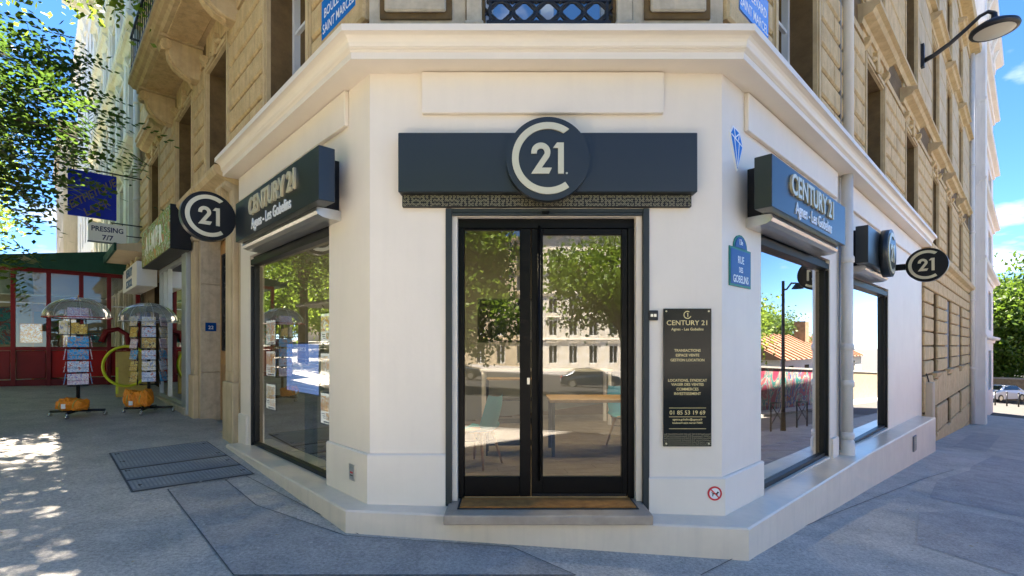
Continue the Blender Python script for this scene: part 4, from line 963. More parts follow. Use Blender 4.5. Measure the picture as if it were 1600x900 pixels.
# window displays behind the left pane
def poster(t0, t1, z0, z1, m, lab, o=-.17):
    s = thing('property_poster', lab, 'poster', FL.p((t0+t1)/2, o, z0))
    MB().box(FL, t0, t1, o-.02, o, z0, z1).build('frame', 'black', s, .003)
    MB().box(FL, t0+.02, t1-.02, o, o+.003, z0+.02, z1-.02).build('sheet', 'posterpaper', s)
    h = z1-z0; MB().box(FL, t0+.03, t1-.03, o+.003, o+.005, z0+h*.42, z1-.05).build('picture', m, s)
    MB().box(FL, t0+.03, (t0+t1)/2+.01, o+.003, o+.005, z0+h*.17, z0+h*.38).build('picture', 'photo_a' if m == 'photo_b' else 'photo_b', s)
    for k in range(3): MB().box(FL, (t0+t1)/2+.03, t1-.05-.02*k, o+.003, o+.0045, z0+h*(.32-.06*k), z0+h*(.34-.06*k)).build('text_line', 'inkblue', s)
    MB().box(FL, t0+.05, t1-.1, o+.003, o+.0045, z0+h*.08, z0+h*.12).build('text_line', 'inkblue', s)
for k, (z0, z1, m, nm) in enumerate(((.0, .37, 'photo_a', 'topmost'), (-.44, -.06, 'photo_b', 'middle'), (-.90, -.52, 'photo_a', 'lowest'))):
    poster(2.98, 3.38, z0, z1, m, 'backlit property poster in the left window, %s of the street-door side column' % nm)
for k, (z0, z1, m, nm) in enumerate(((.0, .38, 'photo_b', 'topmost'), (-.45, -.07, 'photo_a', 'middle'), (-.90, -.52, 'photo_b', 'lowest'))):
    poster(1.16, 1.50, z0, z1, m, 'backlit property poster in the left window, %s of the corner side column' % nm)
sc = thing('window_screen', 'blue lit display screen on a dark post in the left shop window', 'screen', FL.p(2.0, -.5, FZ))
MB().box(FL, 1.60, 2.66, -.26, -.20, -.60, .04).build('bezel', 'black', sc, .005); MB().box(FL, 1.62, 2.64, -.20, -.196, -.58, .02).build('picture', 'screen', sc)
for k in range(9): MB().box(FL, 1.68+.02*(k % 3), 2.5-.05*(k % 4), -.196, -.195, -.53+k*.045, -.522+k*.045).build('text_line', 'screenline', sc)
text('heading', 'CENTURY 21', FL, 2.2, -.1955, -.07, .07, 'screentext', sc, ext=.0005)
MB().box(FL, 1.95, 2.2, -.32, -.26, FZ+.02, -.3).build('post', 'anthraciteside', sc); MB().box(FL, 1.85, 2.3, -.5, -.23, FZ+.01, FZ+.03).build('foot', 'anthraciteside', sc)
for t, z0, z1 in ((3.17, .36, 2.2), (1.14, .38, 2.2)):
    for d in (-.1, .1): MB().cyl(FL.p(t+d, -.36, z0), FL.p(t+d, -.36, z1), .003, n=5).build('cable', 'steel', sc) if False else None
# things in the right window
pt = thing('window_notice', 'small white paper in a dark stand on the floor of the right window', 'notice', FR.p(1.3, -.4, FZ))
MB().prism([FR.p(1.15, -.42, FZ+.02), FR.p(1.42, -.42, FZ+.02), FR.p(1.42, -.5, FZ+.42), FR.p(1.15, -.5, FZ+.42)], (-.01, .012, 0)).build('frame', 'black', pt)
MB().prism([FR.p(1.17, -.411, FZ+.04), FR.p(1.40, -.411, FZ+.04), FR.p(1.40, -.488, FZ+.40), FR.p(1.17, -.488, FZ+.40)], (.002, -.002, 0)).build('sheet', 'posterpaper', pt)
tb = thing('window_table', 'small round dark side table behind the right window pane', 'table', FR.p(1.6, -1.0, FZ))
MB().cyl(FR.p(1.6, -1.0, FZ+.70), FR.p(1.6, -1.0, FZ+.73), .35, n=28).build('top', 'wood', tb); MB().cyl(FR.p(1.6, -1, FZ+.03), FR.p(1.6, -1, FZ+.7), .03, n=12).build('column', 'black', tb); MB().cyl(FR.p(1.6, -1, FZ+.01), FR.p(1.6, -1, FZ+.03), .2, n=24).build('foot', 'black', tb)
pl_ = thing('pendant_lamp', 'conical pendant lamp hanging behind the right window pane', 'lamp', FR.p(2.2, -.7, .1))
MB().lathe(FR.p(2.2, -.7, -.28), [(.16, 0), (.05, .15), (.03, .22), (0, .23)], 20).build('shade', 'lightwood', pl_); MB().cyl(FR.p(2.2, -.7, -.06), FR.p(2.2, -.7, 2.24), .006, n=6).build('cord', 'black', pl_)

# ============================================================ postcard racks on the left pavement
def rack(name, x, y, lab, kind):
    g = gz(x, y); t = thing(name, lab, 'display rack', (x, y, g)); k0 = 'first' if kind == 0 else 'second'
    for a in (20, 110, 200, 290):
        d = Vector((math.cos(R(a)), math.sin(R(a)), 0)); e = Vector((x, y, g+.10))+d*.40
        MB().cyl((x, y, g+.11), tuple(e), .028, .022, n=8).build('foot', 'black', t)
        c = MB(); c.cyl((e.x-.015, e.y, g+.036), (e.x+.015, e.y, g+.036), .036, n=12); c.cyl((e.x, e.y, g+.04), (e.x, e.y, g+.1), .012, n=6); c.build('caster', 'chrome', t)
    MB().cyl((x, y, g+.1), (x, y, g+1.95), .028, n=10).build('pole', 'black', t)
    # clear dome umbrella
    R0 = .48; zt = g+2.12; n = 32; hh = .36
    u = MB(); prof = [(R0*math.sin(R(a)), hh*math.cos(R(a))) for a in (2, 15, 28, 40, 52, 64, 76, 90)]
    u.lathe((x, y, zt-hh), prof, n); cp = u.build('umbrella_canopy', 'vinyl', t)
    for k in range(8):
        pts = [(x+r*math.cos(k*math.pi/4), y+r*math.sin(k*math.pi/4), zt-hh+z) for r, z in prof]
        MB().tube(pts, .004, 5).build('umbrella_rib', 'steel', cp)
    rim = [(x+R0*math.cos(a), y+R0*math.sin(a), zt-hh) for a in np.linspace(0, 2*math.pi, 33)]
    MB().tube(rim, .008, 5).build('umbrella_hem', 'redbright' if kind == 0 else 'alu', cp)
    MB().cyl((x, y, zt-.02), (x, y, zt+.05), .01, .004, n=8).build('umbrella_tip', 'orange' if kind == 0 else 'black', cp)
    rng = random.Random(kind+3)
    ord_ = ['bottom', 'second', 'third', 'fourth', 'fifth', 'sixth', 'seventh', 'top']
    rows = ([.58, .80, 1.02, 1.24, 1.74] if kind == 0 else [.62, .83, 1.04, 1.25, 1.46, 1.67])
    faces = 4 if kind == 0 else 6
    face_nm = ['left', 'back-left', 'back', 'back-right', 'right', 'front'] if faces == 6 else ['left', 'back', 'right', 'front']
    base = math.atan2(-y, -x)
    for fi in range(faces):
        a = base+2*math.pi*(fi+1)/faces
        if fi == faces-1: a = base
        n_ = Vector((math.cos(a), math.sin(a), 0)); u_ = Vector((-n_.y, n_.x, 0)); rr = .155 if faces == 4 else .24
        F2 = Fr((x+n_.x*rr, y+n_.y*rr), (u_.x, u_.y), (n_.x, n_.y), 1); wd = .15 if kind == 0 and fi == faces-1 else .115
        for ri, z in enumerate(rows):
            pk = MB(); zz = g+z
            pk.box(F2, -wd, wd, .045, .049, zz-.006, zz-.001); pk.box(F2, -wd, wd, .045, .049, zz+.07, zz+.075); pk.box(F2, -wd, -wd+.004, 0, .045, zz-.006, zz-.002); pk.box(F2, wd-.004, wd, 0, .045, zz-.006, zz-.002)
            pk.box(F2, -wd, wd, -.004, .0, zz-.006, zz-.002)
            pk.build('wire_pocket', 'black', t)
            m = CARDS[rng.randrange(6)] if not (kind == 0 and fi == 3) else [CARDS[0], CARDS[5], CARDS[1], CARDS[1], CARDS[0]][ri] if ri != 1 else CARDS[5]
            h = rng.uniform(.165, .195)
            cm = MB(); cm.prism([F2.p(-wd+.008, .03, zz), F2.p(wd-.008, .03, zz), F2.p(wd-.008, .004, zz+h), F2.p(-wd+.008, .004, zz+h)], n_*.012)
            cm.build('postcard_pack', m, None, label='postcard pack on the %s face, %s row from below, of the %s' % (face_nm[fi], ord_[ri], 'red-hemmed rack' if kind == 0 else 'grey-hemmed rack'), cat='postcards', group='postcards on the %s rack' % k0)
    up = MB()
    for fi in range(4):
        a = base+math.pi/4+fi*math.pi/2; r = .15 if kind == 0 else .25
        up.cyl((x+r*math.cos(a), y+r*math.sin(a), g+.55), (x+r*math.cos(a), y+r*math.sin(a), g+1.8), .008, n=6)
    up.build('wire_upright', 'black', t)
    for z in (.55, 1.45, 1.8): MB().tube([(x+.15*math.cos(b), y+.15*math.sin(b), g+z) for b in np.linspace(0, 2*math.pi, 17)], .007, 5).build('wire_hoop', 'black', t)
    if kind == 0:
        MB().box(FW, x-.26, x+.26, y-.12, y+.12, g+1.45, g+1.465).build('shelf', 'black', t)
        for k, (dx, m) in enumerate(((-.18, 2), (.02, 3), (.16, 3))):
            MB().box(FW, x+dx-.07, x+dx+.08, y-.1, y-.08, g+1.47, g+1.70-.03*k).build('booklet', CARDS[m], None, label='printed booklet standing on the rack shelf, %s' % ['leftmost', 'in the middle', 'rightmost'][k], cat='booklet', group='booklets on the rack shelf')
    return t
def bag(x, y, lab, tall):
    g = gz(x, y)+.135; m = MB(); n = 20; k = 14; vs = []; rng = random.Random(int(tall*100))
    for i in range(n+1):
        v = -1+2*i/n
        for j in range(k):
            a = 2*math.pi*j/k; rr = (1-abs(v)**6)**.5*(1+.13*math.sin(3*a+9*v+tall*40)+.10*math.sin(7*a-13*v)*math.cos(5*v)+.09*rng.uniform(-1, 1))
            vs.append((x+v*.25*(1+.04*rng.uniform(-1, 1)), y+math.copysign(abs(math.cos(a))**.6, math.cos(a))*.13*rr, g+tall+math.copysign(abs(math.sin(a))**.55, math.sin(a))*tall*(rr*(1+.18*math.sin(4*v+tall*30)) if math.sin(a) > 0 else .95*min(1, rr))))
    m.add(vs, [(i*k+j, i*k+(j+1) % k, (i+1)*k+(j+1) % k, (i+1)*k+j) for i in range(n) for j in range(k)], False)
    t = thing('bag', lab, 'bag', (x, y, g)); m.build('fabric', 'orange', t)
    st = MB()
    for dx in (-.12, .12): st.tube([(x+dx+.02*math.sin(a), y-.135*math.cos(a), g+tall+tall*1.02*math.sin(a)) for a in np.linspace(-1.2, 1.6, 10)], .01, 5)
    st.build('strap', 'yellowboard', t); MB().box(FW, x-.07, x+.0, y-.15, y-.14, g+.05, g+.13).build('label_tag', 'enamelwhite', t)
q1 = (-7.75, 8.86); q2 = (-7.0, 9.56)
rack('postcard_rack', *q1, 'narrow postcard rack under a clear red-hemmed umbrella at the far left', 0)
rack('postcard_rack', *q2, 'full wire postcard rack under a clear umbrella beside the glass shop', 1)
bag(q1[0]+.08, q1[1]-.2, 'orange bag lying across the foot of the narrow postcard rack', .105)
bag(q2[0]-.05, q2[1]-.2, 'crumpled orange bag piled on the foot of the full postcard rack', .16)
hb = thing('hoop_stand', 'yellow advertising board with a lime green hoop behind the full postcard rack', 'sign', (*gpx(185, 622), gz(*gpx(185, 622))))
hx, hy = gpx(185, 622); hg = gz(hx, hy)
HF = Fr((hx, hy), (.8, .6), (.6, -.8), 1)
MB().box(HF, -.05, .55, -.03, .03, hg+.02, hg+1.05).build('board', 'yellowboard', hb, .02, 2); MB().box(HF, -.05, .0, .031, .036, hg+.1, hg+.7).build('edge_strip', 'lime', hb)
MB().tube([HF.p(.15+.42*math.cos(a), .06, hg+.72+.45*math.sin(a)) for a in np.linspace(0, 2*math.pi, 41)], .03, 8).build('hoop', 'lime', hb)

# ============================================================ boulevard shops beyond the house door
g2 = thing('glass_shop_front', 'grey aluminium glazed shop front beside the house door', 'shop front', FL.p(9, 0, -1.3))
MB().box(FL, 6.99, 7.38, 0, .14, -1.32, 1.85).build('corner_pillar', 'alu', g2, .008)
m = MB()
for t in (7.4, 9.2, 10.25): m.box(FL, t, t+.08, .0, .07, -1.13, 1.72)
m.box(FL, 7.38, 10.33, .0, .07, -1.2, -1.13); m.box(FL, 7.38, 10.33, 0, .07, 1.72, 1.8); m.box(FL, 9.28, 10.25, 0, .07, .55, .62); m.box(FL, 9.74, 9.8, 0, .07, .62, 1.72)
m.build('frame', 'alu', g2)
for a, b, c, d in ((7.48, 9.2, -1.13, 1.72), (9.28, 10.25, -1.13, .55), (9.28, 9.74, .62, 1.72), (9.8, 10.25, .62, 1.72)):
    g = MB(); g.add([FL.p(a, .03, c), FL.p(b, .03, c), FL.p(b, .03, d), FL.p(a, .03, d)], [(0, 1, 2, 3)]); g.build('pane', 'glass', g2)
MB().box(FL, 7.0, 13.4, -.02, .16, -1.7, -1.2).build('stall_riser', 'greystone', g2, .008)
m = MB(); m.box(FL, 7.0, 13.4, -2.2, -2.1, -1.5, 2.3); m.box(FL, 7.0, 13.4, -2.1, -.26, -1.32, -1.28); m.build('inner_wall', 'roomwall', g2)
MB().box(FL, 7.8, 9.6, -1.9, -1.5, -1.28, .9).build('inner_shelf', 'wood', g2)
gs = thing('art_sign', 'green printed sign box with white cartoon lettering above the glazed shop front', 'sign', FL.p(8.4, .3, 1.75))
MB().box(FL, 6.72, 10.1, .1, .43, 1.78, 2.6).build('box', 'anthraciteside', gs, .005); MB().box(FL, 6.74, 10.08, .43, .437, 1.80, 2.58).build('print', 'greenart', gs)
rng = random.Random(5)
for i, ch in enumerate('ALMPR'): text('lettering', ch, FL, 9.35-i*.42, .438, 2.02+.05*(i % 2), .52, 'enamelwhite', gs, ext=.004, off=.02, rot=R(rng.uniform(-8, 8)))
cs = thing('school_sign', 'white fascia sign with blue lettering and gold ornament past the green sign', 'sign', FL.p(11.7, .4, 1.5))
MB().box(FL, 10.4, 13.0, .1, .5, 1.42, 2.0).build('fascia', 'enamelwhite', cs, .005)
text('lettering', 'BEAUTY', FL, 11.7, .503, 1.74, .30, 'inkteal', cs, off=.004); text('lettering', 'SCHOOL', FL, 11.7, .503, 1.48, .27, 'inkteal', cs, off=.004)
MB().tube([FL.p(12.6-.25*k, .45, 2.05+.1*math.sin(k*1.9)) for k in range(9)], .03, 6).build('ornament', 'brassflat', cs)
cp = MB(); cp.prism([FL.p(10.3, 0, 2.2), FL.p(10.3, .9, 2.2), FL.p(10.3, .9, 2.32), FL.p(10.3, 0, 2.5)], Vector(FL.p(13.2, 0, 0))-Vector(FL.p(10.3, 0, 0)))
cn = thing('entrance_canopy', 'small beige canopy over the white fascia sign', 'canopy', FL.p(11.7, .4, 2.2)); cp.build('roof', 'beigewall', cn); MB().box(FL, 10.28, 13.22, .88, .93, 2.18, 2.35).build('edge', 'awning', cn)
pb = thing('blue_hanging_sign', 'square blue hanging sign with slanted lettering on an iron arm', 'sign', FL.p(13.25, 1.2, 3.2))
PH = Fr(FL.p(13.2, 0, 0)[:2], FL.n, (-FL.d[0], -FL.d[1]), -1)
MB().box(PH, .62, 1.62, -.04, .04, 3.42, 4.62).build('panel', 'bluesign', pb, .005)
text('lettering', 'ESTHETIQUE', PH, 1.08, .042, 3.98, .30, 'letteredge', pb, ext=.02, off=.004, rot=R(28), sx=.62, sgn=-1); text('lettering', 'LASER', PH, 1.0, .042, 3.62, .30, 'letteredge', pb, ext=.02, off=.004, rot=R(28), sx=.7, sgn=-1)
text('lettering', 'ESTHETIQUE', PH, 1.07, .0425, 3.99, .30, 'brass', pb, ext=.004, off=-.012, rot=R(28), sx=.62, sgn=-1) if False else None
MB().cyl(PH.p(0, 0, 4.68), PH.p(1.85, 0, 4.72), .02, n=8).build('arm', 'iron', pb); MB().cyl(PH.p(1.85, 0, 4.72), PH.p(1.85, 0, 4.2), .015, n=8).build('arm', 'iron', pb)
for t in (.7, 1.5): MB().cyl(PH.p(t, 0, 4.6), PH.p(t, 0, 4.7), .01, n=6).build('hanger', 'iron', pb)
ps = thing('laundry_sign', 'small white sign reading PRESSING 7/7 below the blue hanging sign', 'sign', FL.p(13.3, .8, 2.7))
PS = Fr(FL.p(13.1, 0, 0)[:2], FL.n, (-FL.d[0], -FL.d[1]), -1)
MB().box(PS, .42, 1.22, -.05, .05, 2.78, 3.28).build('panel', 'enamelwhite', ps, .006); MB().box(PS, .41, 1.23, -.06, .06, 2.76, 2.785).build('trim', 'zinc', ps)
text('lettering', 'PRESSING', PS, .82, .052, 3.06, .185, 'inkblue', ps, ext=.002, off=.004, sx=.86, sgn=-1); text('lettering', '7/7', PS, .82, .052, 2.84, .185, 'inkblue', ps, ext=.002, off=.004, sgn=-1)
MB().cyl(PS.p(0, 0, 3.33), PS.p(.75, 0, 3.33), .018, n=8).build('arm', 'iron', ps); MB().cyl(PS.p(0, 0, 3.02), PS.p(.43, 0, 3.02), .015, n=8).build('arm', 'iron', ps)
for t in (.5, .72): MB().cyl(PS.p(t, 0, 3.27), PS.p(t, 0, 3.34), .01, n=6).build('hanger', 'iron', ps)

# glazed café terrace, seen end-on
TT = 13.2; PT = Fr(FL.p(TT, 0, 0)[:2], FL.n, (-FL.d[0], -FL.d[1]), -1)      # along = away from the wall
te = thing('cafe_terrace', 'red framed glazed cafe terrace under the green awning', 'terrace', FL.p(TT, 2, -1.1))
def tg(o): x, y, _ = PT.p(o, 0, 0); return gz(x, y)
edges = [.15, .78, 1.35, 1.98, 2.62, 3.25]
gb = tg(2)-.25
MB().box(PT, .1, 3.3, -.05, .03, gb, gb+.42).build('kick_board', 'red', te, .004)
MB().box(PT, .1, 3.3, -.05, .05, gb+1.15, gb+1.24).build('sill_rail', 'red', te, .004); MB().box(PT, .1, 3.3, -.05, .05, 1.85, 1.95).build('head_rail', 'red', te, .004)
for i, o in enumerate(edges): MB().box(PT, o-.045, o+.045, -.05, .06, gb+.1, 1.86).build('post', 'red', te, .006)
for i, (a, b) in enumerate(zip(edges[:-1], edges[1:])):
    MB().box(PT, a+.05, b-.05, -.03, .0, gb+.44, gb+1.14).build('panel', 'redbright' if i in (1, 2, 0) else 'red', te, .01)
    g = MB(); g.add([PT.p(a+.045, 0, gb+1.24), PT.p(b-.045, 0, gb+1.24), PT.p(b-.045, 0, 1.85), PT.p(a+.045, 0, 1.85)], [(0, 1, 2, 3)]); g.build('pane', 'glassdark', te)
    MB().box(PT, a+.05, b-.05, -.02, .015, 1.05, 1.08).build('glazing_bar', 'alu', te)
# terrace body behind the end wall
m = MB(); m.box(FL, TT+.1, TT+9, 0, 3.25, gb-.2, gb+.1); m.box(FL, TT+8.9, TT+9, 0, 3.25, gb, 1.9); m.box(FL, TT+.1, TT+9, -.04, 0, gb, 1.9); m.box(FL, TT+.06, TT+9, 0.03, 3.25, 1.955, 1.99); m.build('terrace_body', 'roomwall', te)
mp2 = thing('painted_panel', 'sea-green painted cartoon panel behind the leftmost terrace pane', 'picture', PT.p(3.0, -.1, 0))
MB().box(PT, 2.64, 3.22, -.12, -.09, gb+1.3, .95).build('sheet', 'sea', mp2)
for k, (a, b, z0, z1, mm, lab) in enumerate(((2.1, 2.5, gb+1.35, .55, 'photo_b', 'pale printed notice board behind the second terrace pane'), (1.42, 1.7, gb+1.3, .75, 'photo_a', 'tall printed poster behind the third terrace pane'), (.9, 1.25, gb+1.35, .35, 'sea', 'blue-green printed sheet behind the fourth terrace pane'))):
    q_ = thing('printed_board', lab, 'poster', PT.p(a, -.3, z0)); MB().box(PT, a, b, -.32, -.29, z0, z1).build('sheet', mm, q_); MB().box(PT, a-.02, b+.02, -.34, -.32, z0-.02, z1+.02).build('frame', 'wood', q_)
cb = thing('terrace_cabinet', 'brown wooden cabinet standing inside the terrace', 'cabinet', PT.p(2.0, -1, gb))
MB().box(PT, 1.75, 2.3, -1.4, -1.0, gb+.12, 1.1).build('carcass', 'wood', cb, .01); MB().box(PT, 1.8, 2.25, -1.0, -.97, gb+.3, .9).build('door', 'roomwall', cb)
hs_ = thing('horse_cutout', 'dark red curved wooden cut-out near the terrace end', 'decoration', PT.p(.6, .3, gb))
MB().tube([PT.p(.95, .15, .1), PT.p(.85, .15, .38), PT.p(.6, .15, .45), PT.p(.4, .15, .3), PT.p(.36, .15, -.2), PT.p(.36, .15, gb+.3)], [.07, .08, .06, .06, .06, .07], 8).build('body', 'red', hs_)
aw = thing('awning', 'dark green awning sloping out over the cafe terrace', 'awning', FL.p(TT, 2, 1.95))
AP = lambda o, z: PT.p(o, .35, z)
V = Vector(FL.p(1, 0, 0))-Vector(FL.p(0, 0, 0))
m = MB(); m.prism([AP(.1, 1.98), AP(.1, 2.62), AP(3.6, 2.06), AP(3.6, 1.94)], V*10.5); m.build('canvas', 'awning', aw)
m = MB(); m.prism([PT.p(.1, .352, 1.92), PT.p(.1, .352, 2.0), PT.p(3.6, .352, 2.0), PT.p(3.6, .352, 1.93)], V*.02); m.build('valance', 'awning', aw)
for o in (.6, 1.8, 3.0): MB().cyl(PT.p(o, .2, 1.95), PT.p(o, .2, 2.0), .02, n=6).build('fixing', 'steel', aw)

# ============================================================ neighbouring buildings
def far_building(name, lab, fr, t0, t1, z0, z1, wins, floors, mat, depth=9, hood=True, sash='shutter', rec=.25, strings=(), pil=True, eave=.6, o=0.0, trim=None):
    b = thing(name, lab, 'building', fr.p((t0+t1)/2, 0, z0)); trim = trim or mat
    F2 = Fr(fr.p(0, o, 0)[:2], fr.d, fr.n, fr.r)
    w = MB(); wall_open(w, F2, t0, t1, z0, z1, [(a, c, d, e) for a, c in wins for d, e in floors], rec)
    for t in (t0, t1): w.add([F2.p(t, 0, z0), F2.p(t, -depth, z0), F2.p(t, -depth, z1), F2.p(t, 0, z1)], [(0, 1, 2, 3)])
    w.add([F2.p(t0, 0, z1), F2.p(t1, 0, z1), F2.p(t1, -depth, z1), F2.p(t0, -depth, z1)], [(0, 1, 2, 3)]); w.add([F2.p(t0, -depth, z0), F2.p(t1, -depth, z0), F2.p(t1, -depth, z1), F2.p(t0, -depth, z1)], [(0, 1, 2, 3)])
    w.build('wall', mat, b)
    for a, c in wins:
        for d, e in floors:
            m = MB(); f = .08; mid = (a+c)/2
            m.box(F2, a, c, -rec-.04, -rec+.02, d, d+f); m.box(F2, a, c, -rec-.04, -rec+.02, e-f, e); m.box(F2, a, a+f, -rec-.04, -rec+.02, d+f, e-f); m.box(F2, c-f, c, -rec-.04, -rec+.02, d+f, e-f); m.box(F2, mid-.05, mid+.05, -rec-.04, -rec+.02, d+f, e-f)
            wn_ = m.build('window', 'sash', b)
            for p, q in ((a+f, mid-.05), (mid+.05, c-f)):
                g = MB(); g.box(F2, p, q, -rec-.03, -rec-.01, d+f, e-f); g.build('pane', 'carglass', wn_)
            if hood:
                m = MB(); m.box(F2, a-.16, a, 0, .06, d-.1, e+.12); m.box(F2, c, c+.16, 0, .06, d-.1, e+.12); m.box(F2, a, c, 0, .06, e, e+.12)
                m.profile(F2, a-.3, c+.3, [(0, e+.3), (.08, e+.3), (.2, e+.42), (.28, e+.44), (.28, e+.52), (0, e+.56)]); m.build('window_surround', trim, b)
                for t in (a-.08, c+.08): MB().profile(F2, t-.08, t+.08, [(0, e+.0), (.06, e), (.16, e+.2), (.16, e+.3), (0, e+.3)]).build('console', trim, b)
    for z in strings: MB().profile(F2, t0, t1, [(0, z-.25), (.08, z-.25), (.12, z-.1), (.3, z-.06), (.34, z), (.34, z+.08), (0, z+.14)]).build('string_course', trim, b)
    if pil:
        prev = t0
        for a, c in list(wins)+[(t1, t1)]:
            mid = (prev+a)/2
            if a-prev > .9: MB().box(F2, mid-.22, mid+.22, 0, .09, z0+4, z1-.8).build('pilaster', trim, b)
            prev = c
    if eave:
        MB().profile(F2, t0-.02, t1+.02, [(0, z1-.6), (.1, z1-.6), (.15, z1-.3), (eave*.8, z1-.2), (eave, z1-.1), (eave, z1+.1), (0, z1+.15)]).build('eaves_cornice', trim, b)
        n = int((t1-t0)/1.6)
        for k in range(n):
            t = t0+.5+k*1.6; MB().profile(F2, t-.15, t+.15, [(0, z1-1.0), (.1, z1-1.0), (eave*.5, z1-.5), (eave*.75, z1-.22), (0, z1-.22)]).build('eaves_bracket', trim, b)
    return b
fw = [(14.9, 16.0), (17.4, 18.5), (19.9, 21.0), (22.4, 23.5), (24.9, 26.0), (27.4, 28.5)]
far_building('white_apartment_block', 'ornate white stone apartment block behind the blue hanging sign', FL, 13.82, 30, -2, 17.6, fw, [(-.2, 1.9), (3.2, 5.5), (6.7, 9.0), (10.1, 12.3), (13.4, 15.4)], 'whitestone', strings=(2.6, 6.1, 9.6, 12.9), eave=1.3, trim='whitestone')
far_building('plain_white_block', 'plain white rendered block beyond the ornate white block', FL, 30.1, 46, -2, 20, [(31.5+2.6*k, 32.7+2.6*k) for k in range(5)], [(3.2+3.3*i, 5.4+3.3*i) for i in range(5)], 'render', strings=(2.6,), eave=.4, pil=False, hood=False)
far_building('beige_far_block', 'beige block with chimneys at the far end of the boulevard', FL, 46.2, 66, -2, 17, [(48+3*k, 49.2+3*k) for k in range(6)], [(3.2+3.3*i, 5.4+3.3*i) for i in range(4)], 'beigewall', strings=(2.6,), eave=.3, pil=False, hood=False, o=.8)
mb_ = far_building('modern_white_block', 'pale modern apartment block with window bands at the end of the side street', FR, 25.7, 40, -7, 18, [(27.2, 29.2), (31, 33.4), (35, 38)], [(-2.6, -.3), (.9, 3.2), (4.4, 6.7), (7.9, 10.2), (11.4, 13.7)], 'render', strings=(.4, 3.9, 7.4, 10.9, 14.4), eave=.5, pil=False, hood=False, o=.25)
MB().cyl(FR.p(26.2, .42, -3.2), FR.p(26.2, .42, 17), .12, n=12).build('drainpipe', 'pipe', mb_)
MB().box(FR, 25.75, 26.9, .25, .55, -3.6, 17.5).build('stair_shaft', 'render', mb_)

